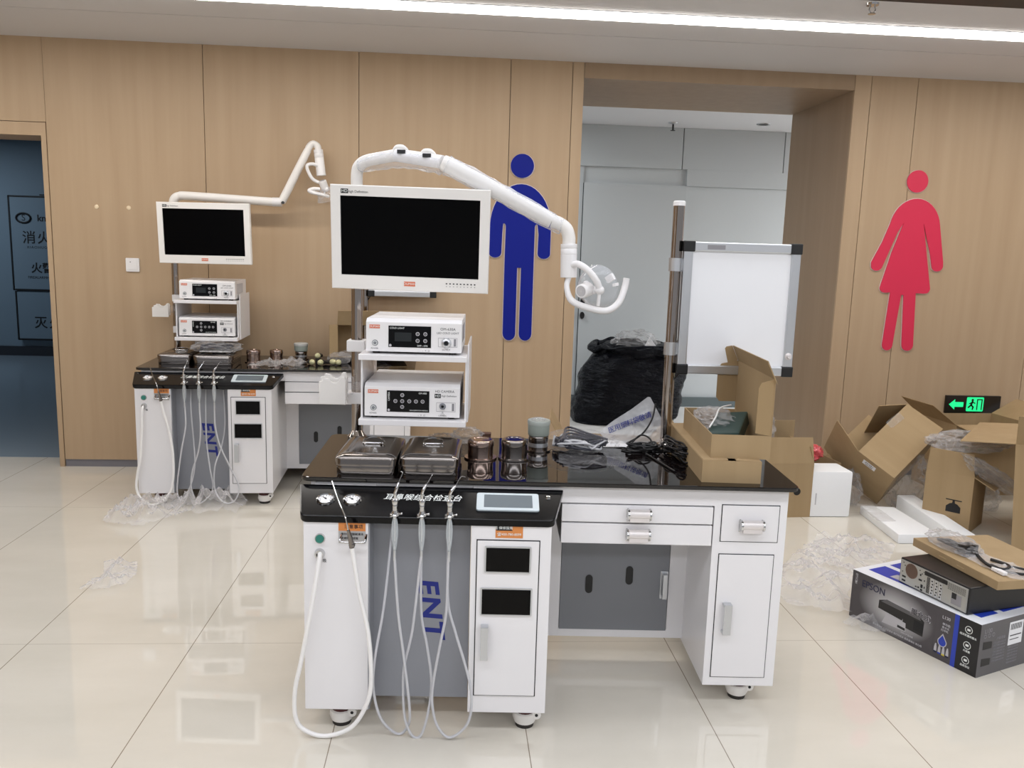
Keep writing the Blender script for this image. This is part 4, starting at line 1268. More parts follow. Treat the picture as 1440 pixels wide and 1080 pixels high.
make_suction(FN, 'suction handle on thick white hose hanging on the near desk', [(0.094, -0.155, 0.579), (0.097, -0.176, 0.570), (0.078, -0.19, 0.439), (0.044, -0.19, 0.257), (0.024, -0.19, 0.160), (0.023, -0.19, 0.075), (0.046, -0.19, 0.030), (0.110, -0.19, 0.0075), (0.189, -0.19, 0.035), (0.236, -0.19, 0.106), (0.253, -0.19, 0.190), (0.244, -0.19, 0.344), (0.218, -0.19, 0.469), (0.201, -0.192, 0.580), (0.196, -0.194, 0.618)])
make_suction(FF, 'suction handle on thick white hose hanging on the far desk', [(0.094, -0.155, 0.579), (0.090, -0.176, 0.560), (0.086, -0.185, 0.45), (0.075, -0.19, 0.30), (0.055, -0.19, 0.20), (0.046, -0.19, 0.120), (0.066, -0.19, 0.060), (0.12, -0.19, 0.020), (0.180, -0.19, 0.040), (0.230, -0.19, 0.10), (0.248, -0.19, 0.20), (0.248, -0.19, 0.33), (0.232, -0.19, 0.45), (0.205, -0.192, 0.56), (0.196, -0.194, 0.618)])


# ================================================================== things on the near desk top
def make_box(M4, label, w, dpt, group=None):
    """lidded stainless instrument box, origin at the middle of its base"""
    t = thing('instrument_box', label, 'instrument box', M4, group=group)
    x, y = w / 2, dpt / 2
    part('tray', MERGE(PRISM(RRECT(-x + 0.004, x - 0.004, -y + 0.004, y - 0.004, 0.022), 0, 0.030)), M['steel'], t, smooth=True, bev=0.002)
    ld = bmesh.new()
    rings = []
    for ins, z in ((0.0, 0.030), (0.0, 0.054), (0.002, 0.057), (0.010, 0.060), (0.014, 0.062), (0.030, 0.066)):
        rings.append([ld.verts.new((p[0], p[1], z)) for p in RRECT(-x + ins, x - ins, -y + ins, y - ins, max(0.024 - ins * 0.4, 0.008))])
    for a, b_ in zip(rings, rings[1:]):
        for i in range(len(a)):
            ld.faces.new((a[i], a[(i + 1) % len(a)], b_[(i + 1) % len(a)], b_[i]))
    ld.faces.new(rings[0][::-1])
    inner = [ld.verts.new((p[0], p[1], 0.063)) for p in RRECT(-x + 0.036, x - 0.036, -y + 0.05, y - 0.036, 0.015)]
    for i in range(len(inner)):
        a = rings[-1]
        ld.faces.new((a[i], a[(i + 1) % len(a)], inner[(i + 1) % len(a)], inner[i]))
    ld.faces.new(inner)
    lid = part('lid', ld, M['steel'], t, smooth=True)
    hp = [(0.034 * math.cos(R(a)), 0.035 + 0.034 * math.sin(R(a)), 0.0695 + 0.006 * math.sin(R(a))) for a in range(-40, 221, 20)]
    hm = TUBE(hp, 0.003, 8, 2)
    CYL((-0.034, 0.02, 0.066), (0.034, 0.02, 0.066), 0.0035, seg=10, bm=hm)
    part('handle', hm, M['chrome'], lid, smooth=True)
    return t


ib = make_box(FN @ T(0.199, 0.18, PTOP), 'lidded stainless instrument box, left one of the near pair', 0.196, 0.30)
dup(ib, FN @ T(0.400, 0.19, PTOP) @ Matrix.Diagonal((0.965, 1.0, 1, 1)), 'lidded stainless instrument box, right one of the near pair')


def make_pot(M4, label, r, h, m, jar=False):
    t = thing('dressing_pot', label, 'pot', M4)
    part('pot_body', LATHE([(0, 0), (r * 1.27, 0), (r * 1.29, 0.003), (r * 1.27, 0.006), (r * 1.02, 0.006), (r, 0.010), (r, h * 0.66), (r * 0.96, h * 0.68), (0, h * 0.68)], None, 36), m, t, smooth=True)
    ld = part('lid', LATHE([(r * 1.0, h * 0.66), (r * 1.045, h * 0.68), (r * 1.045, h * 0.90), (r * 1.0, h * 0.97), (r * 0.9, h), (r * 0.62, h), (r * 0.58, h * 0.975), (r * 0.3, h * 0.975), (0, h * 0.985)], None, 36), m, t, smooth=True)
    if jar:
        part('vent_band', LATHE([(r * 1.005, h * 0.30), (r * 1.01, h * 0.30), (r * 1.01, h * 0.55), (r * 1.005, h * 0.55)], None, 36), M['alu'], t, smooth=True)
    return t


make_pot(FN @ T(0.560, 0.292, PTOP), 'round steel dressing pot right of the near instrument boxes', 0.0445, 0.068, M['copper'])
make_pot(FN @ T(0.678, 0.300, PTOP), 'round steel dressing pot, middle of three on the near desk', 0.0450, 0.070, M['steel'])
p3 = make_pot(FN @ T(0.768, 0.425, PTOP), 'round steel pot carrying a grey jar on the near desk', 0.035, 0.058, M['steel'], True)
t = thing('plastic_jar', 'translucent grey lidded jar standing on the rear steel pot', 'jar', FN @ T(0.768, 0.425, PTOP + 0.0585))
part('jar_body', LATHE([(0, 0), (0.037, 0), (0.039, 0.004), (0.040, 0.036), (0.039, 0.046), (0, 0.046)], None, 32), M['jar_grey'], t, smooth=True)
part('lid', LATHE([(0.041, 0.040), (0.042, 0.052), (0.040, 0.056), (0.030, 0.056), (0.028, 0.053), (0, 0.053)], None, 32), mat('jar_lid', (166, 172, 166), 0.35), t, smooth=True)
part('crumpled_tape', LUMP((0, 0, 0.058), (0.022, 0.02, 0.006), 3, 0.5, 8, 3), M['film2'], t)

# cable coil in a clear bag, on a sheet of white paper
solo('paper_sheet', MOVE(CRUMPLE([(-0.15, -0.06), (0.13, -0.06), (0.12, 0.05), (-0.14, 0.05)], 0.012, 0.01, 4, 5, 0.002), T(0.985, 0.555, PTOP)), M['paper'], 'white paper sheet lying under the bagged cable on the near desk', 'paper', FN, (0.985, 0.555, PTOP), smooth=2)
t = thing('bagged_cable', 'coiled dark blue cable in a clear bag beside the grey jar', 'cable', FN, (0.93, 0.44, PTOP))
bm = bmesh.new()
bw_ = bmesh.new()
for k in range(13):
    a0 = random.uniform(0, 6.28)
    rx, ry = random.uniform(0.07, 0.105), random.uniform(0.045, 0.075)
    pts = []
    for i in range(13):
        a = a0 + 2 * PI * i / 12
        pts.append((0.925 + rx * math.cos(a) + random.uniform(-0.01, 0.01), 0.445 + ry * math.sin(a) + random.uniform(-0.008, 0.008), PTOP + 0.014 + 0.034 * random.random()))
    TUBE(pts, 0.0042, 7, 4, bm if k % 4 else bw_)
part('cable_coil', bm, M['cable_b'], t, smooth=True)
part('pale_lead', bw_, M['hose_g'], t, smooth=True)
bm = bmesh.new()
for k in range(4):
    z = PTOP + 0.03 + 0.007 * k
    TUBE([(0.83 + 0.01 * k, 0.40, z), (0.88, 0.45 + 0.02 * k, z + 0.02), (0.95, 0.43, z + 0.016), (1.02, 0.47 - 0.02 * k, z)], 0.004, 7, 5, bm)
part('cable_strands', bm, M['cable_b'], t, smooth=True)
bm = LUMP((0.925, 0.445, PTOP + 0.034), (0.128, 0.10, 0.036), 5, 0.25, 9, 4, PTOP + 0.001)
part('clear_bag', bm, M['thin_bag'], t, smooth=2)
bm = MOVE(CRUMPLE([(-0.11, -0.10), (0.14, -0.12), (0.13, 0.02), (-0.10, 0.04)], 0.02, 0.012, 8, 9, 0.002), T(0.94, 0.33, PTOP))
part('bag_opening', bm, M['thin_bag'], t, smooth=2)

# printed bag leaning against the pole
t = thing('printed_plastic_bag', 'pale plastic bag with blue printing leaning by the right pole', 'plastic bag', FN, (1.14, 0.57, PTOP))
bmx = basis((1.04, 0.545, PTOP + 0.003), (0.95, 0.05, 0.18), (-0.10, 0.18, 0.95), (0.1, -0.97, 0.2))
outl = [(0, 0), (0.20, -0.028), (0.215, 0.06), (0.175, 0.155), (0.10, 0.115), (0.03, 0.085), (-0.03, 0.052)]
bm = CRUMPLE(outl, 0.012, 0.005, 11, 16, 0.0)
part('bag_sheet', MOVE(bm, bmx), M['bag_print'], t, smooth=2)
bm = TXT('医用塑料袋敬请', 0.026, bmx @ T(0.088, 0.066, 0.014) @ RZ(R(12)), ext=0.001, spacing=0.9)
part('lettering', bm, M['blue_text'], t)
part('small_print', TXT('MEDICAL', 0.012, bmx @ T(0.165, 0.02, 0.012), ext=0.0005), M['mid_grey'], t)
# power cord bundles
def cord_bundle(label, frame, c, n, rx, ry, hz, seed, ang, r=0.0034, tie=True, extra=()):
    random.seed(seed)
    t = thing('cord_bundle', label, 'cable', frame, c)
    bm = bmesh.new()
    for k in range(n):
        pts = []
        a0 = random.uniform(0, 1)
        sx = random.uniform(0.65, 1); sy = random.uniform(0.5, 1)
        z0 = c[2] + 0.005 + hz * k / n
        for i in range(13):
            a = 2 * PI * (i / 12 + a0)
            lx = rx * sx * math.cos(a) + random.uniform(-0.006, 0.006)
            ly = ry * sy * math.sin(a) * (0.4 + 0.6 * abs(math.cos(a))) + random.uniform(-0.006, 0.006)
            pts.append((c[0] + lx * math.cos(ang) - ly * math.sin(ang), c[1] + lx * math.sin(ang) + ly * math.cos(ang), z0 + random.uniform(0, 0.012)))
        TUBE(pts, r, 7, 4, bm)
    for e in extra:
        TUBE(e, r, 7, 6, bm)
    part('cord', bm, M['cable'], t, smooth=True)
    if tie:
        part('tie', MOVE(LATHE([(0.020, -0.006), (0.022, -0.006), (0.022, 0.006), (0.020, 0.006)], None, 14), T(c[0], c[1], c[2] + hz * 0.6) @ RZ(ang) @ RY(R(90))), M['cable'], t, smooth=True)
    return t


z = PTOP + 0.004
cord_bundle('black power cord bundle lying left of the right pole', FN, (1.155, 0.44, PTOP), 5, 0.075, 0.035, 0.022, 3, 0.1, extra=[
    [(1.10, 0.47, z + 0.02), (1.16, 0.50, z + 0.05), (1.20, 0.53, z + 0.10), (1.215, 0.55, z + 0.16)], [(1.11, 0.46, z + 0.015), (1.15, 0.48, z + 0.05), (1.185, 0.46, z + 0.04), (1.19, 0.42, z)],
    [(1.16, 0.40, z), (1.175, 0.33, z), (1.19, 0.27, z), (1.205, 0.20, z), (1.215, 0.16, z)], [(1.08, 0.46, z), (1.12, 0.43, z), (1.2, 0.45, z), (1.25, 0.46, z)]])
cord_bundle('black power cord bundle lying between the pole and the cartons', FN, (1.262, 0.375, PTOP), 9, 0.105, 0.034, 0.05, 8, 1.75, extra=[
    [(1.19, 0.42, z), (1.21, 0.44, z + 0.01), (1.24, 0.46, z + 0.03)]])
part('plug_foil', LUMP((0, 0, 0), (0.022, 0.006, 0.005), 2, 0.2, 5, 2), M['alu'], solo('power_plug', MERGE(BX(-0.03, 0.0, -0.008, 0.008, 0, 0.014), BX(0.0, 0.02, -0.005, 0.005, 0.003, 0.010)), M['cable'], 'small plug lying in front of the base of the right pole', 'plug', FN @ T(1.215, 0.50, PTOP + 0.001), bev=0.002))


# ================================================================== cartons
def carton(label, M4, w, d, h, flaps=(), th=0.004, m=None, name='carton', group=None, cat='cardboard box'):
    """open-topped box, origin at the middle of its base. flaps: (side, length, angle from upright, positive folds outwards, inset)"""
    m = m or M['card']
    t = thing(name, label, cat, M4, group=group)
    x, y = w / 2, d / 2
    bm = BX(-x, x, -y, y, 0, th)
    BX(-x, x, -y, -y + th, th, h, bm)
    BX(-x, x, y - th, y, th, h, bm)
    BX(-x, -x + th, -y + th, y - th, th, h, bm)
    BX(x - th, x, -y + th, y - th, th, h, bm)
    part('box_body', bm, m, t)
    for f in flaps:
        side, ln, ang = f[0], f[1], f[2]
        ins = f[3] if len(f) > 3 else 0.003
        fx = {'-y': (T(0, -y + th / 2, h), 0, w), '+y': (T(0, y - th / 2, h), 180, w), '+x': (T(x - th / 2, 0, h), 90, d), '-x': (T(-x + th / 2, 0, h), -90, d)}[side]
        fm = fx[0] @ RZ(R(fx[1])) @ RX(R(ang))
        hw = fx[2] / 2
        out = [(-hw + 0.001, 0), (hw - 0.001, 0), (hw - ins, ln), (-hw + ins, ln)]
        part('flap', PRISM(out, -th / 2, th / 2, fm @ RX(R(90))), m, t)
    return t


# flat carton with the postal carton on it, near desk right end
t = carton('long shallow brown carton lying on the near desk under the opened one', FN @ T(1.380, 0.335, PTOP) @ RZ(R(-1.5)), 0.19, 0.58, 0.072, [('+x', 0.08, -88), ('-x', 0.08, -88)])
t = thing('mailer_carton', 'brown mailer carton with raised lid on top of a flat carton', 'cardboard box', FN @ T(1.412, 0.305, PTOP + 0.0745) @ RZ(R(-2)))
w, d_, h = 0.192, 0.47, 0.078
x, y, th = w / 2, d_ / 2, 0.003
bm = BX(-x, x, -y, y, 0, th)
BX(-x, x, -y, -y + th, th, h, bm); BX(-x, x, y - th, y, th, h, bm); BX(-x, -x + th, -y + th, y - th, th, h, bm); BX(x - th, x, -y + th, y - th, th, h, bm)
part('box_body', bm, M['card'], t)
LH = 0.185
lid = part('lid', BX(x - th, x, -y, y, h, h + LH), M['card_in'], t)
lm = basis((x, -y, h), (0, 1, 0), (0, 0, 1), (1, 0, 0))
# dust flaps on the short edges of the lid, tuck flap on its long edge
fl = [(0.0, 0.0), (0.052, 0.010), (0.052, LH - 0.03), (0.044, LH - 0.012), (0.0, LH)]
fl2 = [(0.0, 0.03), (0.062, 0.03), (0.075, 0.045), (0.075, LH - 0.03), (0.062, LH - 0.012), (0.0, LH)]
part('flap', PRISM(fl, 0, th, T(x - th, -y + 0.001, h) @ RZ(R(180 + 8)) @ RX(R(90))), M['card_in'], lid)
part('flap', PRISM(fl2, -th, 0, T(x - th, y - 0.001, h) @ RZ(R(180 + 4)) @ RX(R(90))), M['card_in'], lid)
tuck = [(-y + 0.004, 0), (y - 0.004, 0), (y - 0.008, 0.062), (-y + 0.008, 0.062)]
part('tuck_flap', PRISM(tuck, 0, th, T(x - th, 0, h + LH) @ basis((0, 0, 0), (0, 1, 0), (-0.42, 0, 0.91), (0.91, 0, 0.42))), M['card_in'], lid)
part('tuck_ear', PRISM([(0, 0.004), (0.030, -0.018), (0.046, -0.006), (0.050, 0.02), (0.040, 0.048), (0.022, 0.062), (0, 0.062)], 0, th, T(x - 0.004, y - 0.006, h + LH) @ basis((0, 0, 0), (-0.95, 0.05, -0.2), (-0.42, 0, 0.91), (0.05, 0.99, 0.02))), M['card_in'], lid)
part('tuck_ear', PRISM([(0, 0), (0.03, 0.012), (0.03, 0.04), (0.0, 0.056)], 0, th, T(x - 0.004, -y + 0.002, h + LH) @ basis((0, 0, 0), (0.42, -0.35, -0.84), (-0.42, 0, 0.91), (-0.5, -0.93, 0.1))), M['card_edge'], lid)
solo('power_adapter', MOVE(BX(-0.055, 0.055, -0.10, 0.10, -0.025, 0.025), RZ(R(-24)) @ RX(R(12)) @ RY(R(-8))), M['green_box'], 'dark green plastic block lying in the opened mailer carton', 'device', FN @ T(1.415, 0.265, PTOP + 0.132), bev=0.006)
t = solo('clear_plastic_bag', LUMP((0, 0, 0), (0.065, 0.13, 0.035), 12, 0.35, 9, 4), M['film2'], 'clear plastic bag bulging out of the opened mailer carton', 'plastic bag', FN @ T(1.40, 0.37, PTOP + 0.142), smooth=True)
part('bag_hem', TUBE([(-0.06, -0.14, 0.0), (-0.03, -0.10, 0.028), (0.0, -0.04, 0.05), (0.05, 0.0, 0.055)], 0.003, 8, 6), M['hose_w'], t, smooth=True)

# plastic-wrapped bits behind the instrument boxes
for q, (lx, ly, rx, ry, rz, sd, lb) in enumerate(((0.42, 0.50, 0.050, 0.030, 0.020, 21, 'crumpled clear wrapping at the back of near desk, left lump'), (0.505, 0.53, 0.048, 0.035, 0.030, 25, 'crumpled clear wrapping at the back of near desk, right lump'))):
    solo('plastic_wrapping', LUMP((lx, ly, PTOP + rz * 0.7), (rx, ry, rz), sd, 0.5, 11, 4, PTOP + 0.001), M['film2'], lb, 'plastic wrapping', FN, (lx, ly, PTOP), smooth=True)
t = thing('small_brown_box', 'small dark brown box at the back edge of near desk', 'box', FN @ T(0.574, 0.565, PTOP))
part('box_body', BX(-0.020, 0.020, -0.016, 0.016, 0, 0.024), M['brown_box'], t, bev=0.002)
part('lid', BX(-0.021, 0.021, -0.017, 0.017, 0.024, 0.030), M['brown_box'], t, bev=0.002)

# ================================================================== things on the far desk
def tray(M4, label, w, d_, h):
    t = thing('instrument_box', label, 'instrument box', M4)
    x, y = w / 2, d_ / 2
    part('tray', PRISM(RRECT(-x, x, -y, y, 0.02), 0, h * 0.6), M['steel'], t, bev=0.002, smooth=True)
    part('lid', PRISM(RRECT(-x - 0.003, x + 0.003, -y - 0.003, y + 0.003, 0.022), h * 0.6, h), M['steel'], t, bev=0.006, smooth=True)
    return t


dup(ib, FF @ T(0.175, 0.30, PTOP), 'lidded stainless instrument box, left one on the far desk')
dup(ib, FF @ T(0.400, 0.27, PTOP) @ Matrix.Diagonal((1.15, 1.0, 1, 1)), 'lidded stainless instrument box under bagged items on the far desk')
t = thing('bagged_instruments', 'clear bag of folded cable lying on the far instrument box', 'plastic bag', FF, (0.40, 0.25, PTOP + 0.068))
random.seed(31)
bm = bmesh.new()
for k in range(8):
    yy = 0.20 + 0.012 * k
    TUBE([(0.31, yy, PTOP + 0.08 + random.uniform(0, .03)), (0.37, yy + random.uniform(-.03, .03), PTOP + 0.09 + random.uniform(0, .03)), (0.44, yy + random.uniform(-.03, .03), PTOP + 0.085 + random.uniform(0, .03)), (0.49, yy, PTOP + 0.08 + random.uniform(0, .03))], 0.005, 6, 4, bm)
part('cable', bm, M['cable_b'], t, smooth=True)
part('paper_card', BX(0.31, 0.49, 0.20, 0.31, PTOP + 0.070, PTOP + 0.075), M['paper'], t)
part('clear_bag', LUMP((0.40, 0.25, PTOP + 0.098), (0.125, 0.085, 0.035), 41, 0.4, 9, 4, PTOP + 0.0685), M['film2'], t, smooth=True)
make_pot(FF @ T(0.605, 0.29, PTOP), 'round steel pot, left one on the far desk', 0.040, 0.078, M['copper'])
make_pot(FF @ T(0.735, 0.33, PTOP), 'round steel pot, right one on the far desk', 0.038, 0.075, M['copper'])
p = make_pot(FF @ T(0.865, 0.47, PTOP), 'round steel pot under a pale jar on the far desk', 0.036, 0.05, M['steel'], True)
t = thing('plastic_jar', 'pale translucent jar standing on a pot of the far desk', 'jar', FF @ T(0.865, 0.47, PTOP + 0.051))
part('jar_body', LATHE([(0, 0), (0.036, 0), (0.041, 0.004), (0.043, 0.04), (0, 0.04)], None, 28), M['jar_grey'], t, smooth=True)
part('lid', LATHE([(0.044, 0.036), (0.045, 0.048), (0.042, 0.052), (0, 0.052)], None, 28), mat('pale_jar_lid', (196, 196, 192), 0.35), t, smooth=True)
solo('crumpled_film', CRUMPLE([(0.60, 0.06), (0.90, 0.10), (0.93, 0.30), (0.80, 0.36), (0.66, 0.22)], 0.055, 0.012, 51, 11, PTOP + 0.002), M['film2'], 'crumpled clear film in front of the far desk pots', 'plastic film', FF, (0.76, 0.2, PTOP), smooth=2)
random.seed(77)
for k, (bx_, by_, lb) in enumerate(((0.965, 0.20, 'pale bulb, leftmost of the cluster on the far desk'), (0.99, 0.30, 'pale bulb, highest and rearmost of the far desk cluster'), (1.02, 0.19, 'pale bulb, second from left at the front of the cluster'), (1.085, 0.22, 'pale bulb with dark base right of the cluster middle'), (1.125, 0.20, 'pale bulb, rightmost of the cluster on the far desk'))):
    a = random.uniform(-0.8, 0.8) + (0.6 if k > 2 else 0)
    t = thing('lamp_bulb', lb, 'bulb', FF @ T(bx_, by_, PTOP) @ RZ(a), group='bulbs on the far desk')
    zz = 0.019 if k != 1 else 0.045
    part('glass', BALL((0, -0.005, zz), 0.0185, 18, scale=(0.9, 1.25, 0.95)), M['bulb'], t, smooth=True)
    part('base', CYL((0, 0.012, zz), (0, 0.05, zz - 0.004), 0.014, 0.012, 14), M['rubber'], t, smooth=True)
    if k == 1:
        part('stand', CYL((0, 0, 0), (0, 0, 0.03), 0.016, seg=14), M['rubber'], t)
solo('crumpled_bag', LUMP((1.12, 0.30, PTOP + 0.03), (0.06, 0.05, 0.035), 61, 0.4, 9, 3, PTOP + 0.001), M['film2'], 'small crumpled bag behind the bulbs on the far desk', 'plastic bag', FF, (1.12, 0.30, PTOP), smooth=True)

cf = carton('open brown carton on the far desk, opening towards the room', FF @ T(1.285, 0.585, PTOP + 0.112) @ RZ(R(10)) @ RX(R(84)), 0.44, 0.205, 0.20, [('-x', 0.07, 50), ('+y', 0.10, 60), ('+x', 0.10, 40)])
solo('grey_plastic_bundle', LUMP((0, 0, 0), (0.15, 0.09, 0.03), 71, 0.4, 9, 4, -0.03), M['film2'], 'grey plastic bundle in front of the carton on far desk', 'plastic bag', FF @ T(1.25, 0.42, PTOP + 0.032), smooth=True)

# ================================================================== printer carton, computer, cardboard tray
pa = V((1.925, 2.682, 0)); pb = V((1.7067, 3.2118, 0))
ux = (pa - pb).normalized()          # along the long printed face, left to right
uy = V((-ux.y, ux.x, 0))             # away from the viewer
FP = basis(pb, ux, uy, (0, 0, 1))
PL, PW, PH = (pa - pb).length, 0.34, 0.205
t = thing('printer_carton', 'dark printed printer carton on the floor under the computer', 'cardboard box', FP)
bl, bkx = 0.488, 0.470
part('box_body', [(BX(0, bkx, 0, PW, 0, PH), M['pbox']), (BX(bkx, bl, -0.0004, PW, 0, PH), M['pbox_blue']), (BX(bl, PL, 0, PW, 0, PH), M['pbox_black']),
                  (BX(PL, PL + 0.0012, 0.0, PW, 0, PH), M['pbox_grey'])], None, t)
part('top_panel', [(BX(0, PL, 0.0, PW, PH, PH + 0.0015), M['pbox_white']), (BX(0.03, PL * 0.93, 0.055, 0.155, PH + 0.0015, PH + 0.002), M['pbox_blue']), (BX(0.03, PL * 0.93, 0.185, 0.325, PH + 0.0015, PH + 0.002), M['pbox_blue']),
                   (BX(0.12, 0.17, 0.075, 0.12, PH + 0.002, PH + 0.0023), M['pale_print'])], None, t)


def pf(x, z, e=0.0006):
    return FRONT(x, -e, z)


part('lettering', TXT('EPSON', 0.041, pf(0.107, 0.163), sx=0.92), M['navy'], t)
part('lettering', MERGE(TXT('L130', 0.017, pf(0.437, 0.172)), TXT('单功能', 0.011, pf(0.44, 0.146)), TXT('墨仓式', 0.010, pf(0.438, 0.133)), TXT('打印机', 0.010, pf(0.435, 0.121)), TXT('墨仓式设计 大容量墨水 低打印成本 高质量输出 放心用', 0.0095, pf(0.235, 0.018)), TXT('实物以产品为准', 0.008, pf(0.28, 0.036)),
                        TXT('EPSON', 0.015, pf(0.021, 0.172) @ RZ(R(-90)), ext=0.0003), TXT('●', 0.012, pf(0.02, 0.158))), M['pale_print'], t)
part('lettering', [(TXT('墨仓式', 0.031, pf(0.330, 0.138) @ RZ(R(-4)), shear=-0.05, ext=0.0010), M['pale_print']), (TXT('墨仓式', 0.0285, pf(0.330, 0.138) @ RZ(R(-4)) @ T(0, 0, 0.0006), ext=0.0010), M['pbox'])], None, t)
# printed picture of the printer: flat ink shapes
def ink(pts, m, e0, e1):
    return (PRISM(pts, e0, e1, pf(0, 0, 0)), m)


glow = mat('printed_glow', (190, 188, 192), 0.35)
n, l, b = nt(glow)
tc = n.new('ShaderNodeTexCoord'); mp = n.new('ShaderNodeMapping')
mp.inputs['Location'].default_value = (-0.21, 0, -0.105)
mp.inputs['Scale'].default_value = (1 / 0.155, 0.0, 1 / 0.085)
mp.vector_type = 'TEXTURE'
mp.inputs['Location'].default_value = (0.215, 0, 0.105)
mp.inputs['Scale'].default_value = (0.175, 1, 0.105)
gs = n.new('ShaderNodeTexGradient'); gs.gradient_type = 'SPHERICAL'
rp = n.new('ShaderNodeValToRGB')
rp.color_ramp.elements[0].color = (*lin((72, 68, 72)), 1); rp.color_ramp.elements[1].color = (*lin((215, 214, 216)), 1)
l.new(tc.outputs['Object'], mp.inputs['Vector']); l.new(mp.outputs['Vector'], gs.inputs['Vector']); l.new(gs.outputs[0], rp.inputs['Fac']); l.new(rp.outputs['Color'], b.inputs['Base Color'])
part('printed_picture', [
    ink([(0.03, 0.002), (0.395, 0.002), (0.395, 0.203), (0.03, 0.203)], glow, 0.0, 0.0002),
    ink([(0.139, 0.092), (0.252, 0.084), (0.256, 0.094), (0.256, 0.062), (0.347, 0.058), (0.349, 0.118), (0.330, 0.130), (0.175, 0.140), (0.140, 0.126)][::1], M['pbox_black'], 0.0003, 0.0010),
    ink([(0.150, 0.124), (0.335, 0.118), (0.325, 0.132), (0.175, 0.141)], M['pbox_grey'], 0.0005, 0.0014),
    ink([(0.182, 0.086), (0.270, 0.080), (0.273, 0.046), (0.162, 0.040)], M['pale_print'], 0.0006, 0.0016),
    ink([(0.235, 0.060), (0.270, 0.058), (0.270, 0.048), (0.235, 0.050)], M['pbox_black'], 0.0010, 0.0020),
    ink([(0.305, 0.070), (0.346, 0.068), (0.346, 0.108), (0.305, 0.111)], M['seam'], 0.0006, 0.0016)], None, t)
drop = arc(0.430, 0.074, 0.019, 0.019, 160, 380, 16) + [(0.430, 0.108)]
drop2 = arc(0.430, 0.074, 0.0155, 0.0155, 160, 380, 16) + [(0.430, 0.101)]
part('ink_drop', [ink(drop, M['pale_print'], 0.0001, 0.0006), ink(drop2, M['pbox_blue'], 0.0004, 0.0010)], None, t)
bt = []
for k, m_ in enumerate(('navy', 'pbox_blue', 'yellow', 'navy')):
    x0 = 0.400 + k * 0.0165
    bt += [ink([(x0, 0.028), (x0 + 0.012, 0.028), (x0 + 0.011, 0.046), (x0 + 0.008, 0.06), (x0 + 0.004, 0.06), (x0 + 0.001, 0.046)], M['pale_print'], 0.0008, 0.0014), ink([(x0, 0.024), (x0 + 0.012, 0.024), (x0 + 0.012, 0.030), (x0, 0.030)], M[m_], 0.001, 0.0018)]
part('ink_bottles', bt, None, t)
ic = bmesh.new()
for zz in (0.166, 0.106, 0.048):
    LATHE([(0.0125, 0.0002), (0.0125, 0.0010), (0.0145, 0.0010), (0.0145, 0.0002)], pf(0.528, zz, 0), 24, ic)
    BX(0.522, 0.534, -0.001, 0, zz - 0.004, zz + 0.004, ic)
ic = MERGE(ic, TXT('经济实惠的墨水', 0.0095, pf(0.528, 0.142, 0.0003)), TXT('大容量', 0.0095, pf(0.528, 0.083, 0.0003)), TXT('品质保证', 0.0095, pf(0.528, 0.025, 0.0003)))
part('icon_column', ic, M['white_text'], t)
# right-hand end
EM = basis((PL + 0.0013, 0, 0), (0, 1, 0), (0, 0, 1), (1, 0, 0))
part('end_print', [(MERGE(TXT('L130', 0.022, EM @ T(0.042, 0.175, 0)), TXT('○ ○ ○', 0.02, EM @ T(0.05, 0.155, 0)), TXT('产品规格', 0.013, EM @ T(0.12, 0.135, 0)), *[TXT('打印机参数说明文字', 0.0078, EM @ T(0.115, 0.12 - 0.012 * k, 0)) for k in range(7)], *[TXT('包装内容说明文字', 0.0078, EM @ T(0.20, 0.085 - 0.012 * k, 0)) for k in range(6)]), M['mid_grey']),
                   (MERGE(PRISM([(0.02, 0.105), (0.07, 0.105), (0.07, 0.13), (0.02, 0.135)], 0, 0.0008, EM), PRISM([(0.02, 0.04), (0.07, 0.04), (0.07, 0.065), (0.02, 0.07)], 0, 0.0008, EM)), M['pbox_black']),
                   (PRISM([(0.165, 0.095), (0.245, 0.095), (0.245, 0.185), (0.165, 0.185)], 0, 0.001, EM), M['paper']),
                   (MERGE(*[PRISM([(0.172 + k * 0.006, 0.155), (0.172 + k * 0.006 + 0.003, 0.155), (0.172 + k * 0.006 + 0.003, 0.178), (0.172 + k * 0.006, 0.178)], 0.001, 0.0014, EM) for k in range(11)], PRISM([(0.172, 0.13), (0.238, 0.13), (0.238, 0.134), (0.172, 0.134)], 0.001, 0.0014, EM), PRISM([(0.172, 0.115), (0.225, 0.115), (0.225, 0.118), (0.172, 0.118)], 0.001, 0.0014, EM)), M['dark_text'])], None, t)

# desktop computer lying on the carton
qa = V((1.915, 2.757, 0)); qb = V((1.826, 3.075, 0))
cx1 = (qa - qb).normalized(); cy1 = V((-cx1.y, cx1.x, 0))
FC = basis((qb.x, qb.y, PH + 0.0025), cx1, cy1, (0, 0, 1))
CL, CWd, CH = (qa - qb).length, 0.38, 0.105
t = thing('desktop_computer', 'black desktop computer lying on the printer carton, rear ports showing', 'computer', FC)
part('case', BX(0, CL, 0.003, CWd, 0, CH), M['pc_black'], t, bev=0.005)
rp_ = part('rear_panel', BX(0.006, CL - 0.006, 0.0, 0.006, 0.006, CH - 0.006), M['pc_steel'], t, bev=0.001, label='pale zinc rear panel with ports')
part('fan_grille', PRISM(CIRC(0.062, 0.068, 0.030, 30), 0, 0.0012, FRONT(0, 0, 0)), M['pc_copper'], rp_)
gr = bmesh.new()
for i in range(-6, 7):
    for j in range(-6, 7):
        if math.hypot(i, j) < 6.2:
            hx_, hz_ = 0.062 + i * 0.0044, 0.068 + j * 0.0044
            PRISM(CIRC(hx_, hz_, 0.0013, 6), 0.0012, 0.0016, FRONT(0, 0, 0), gr)
part('fan_holes', gr, M['seam'], rp_)
po = bmesh.new()
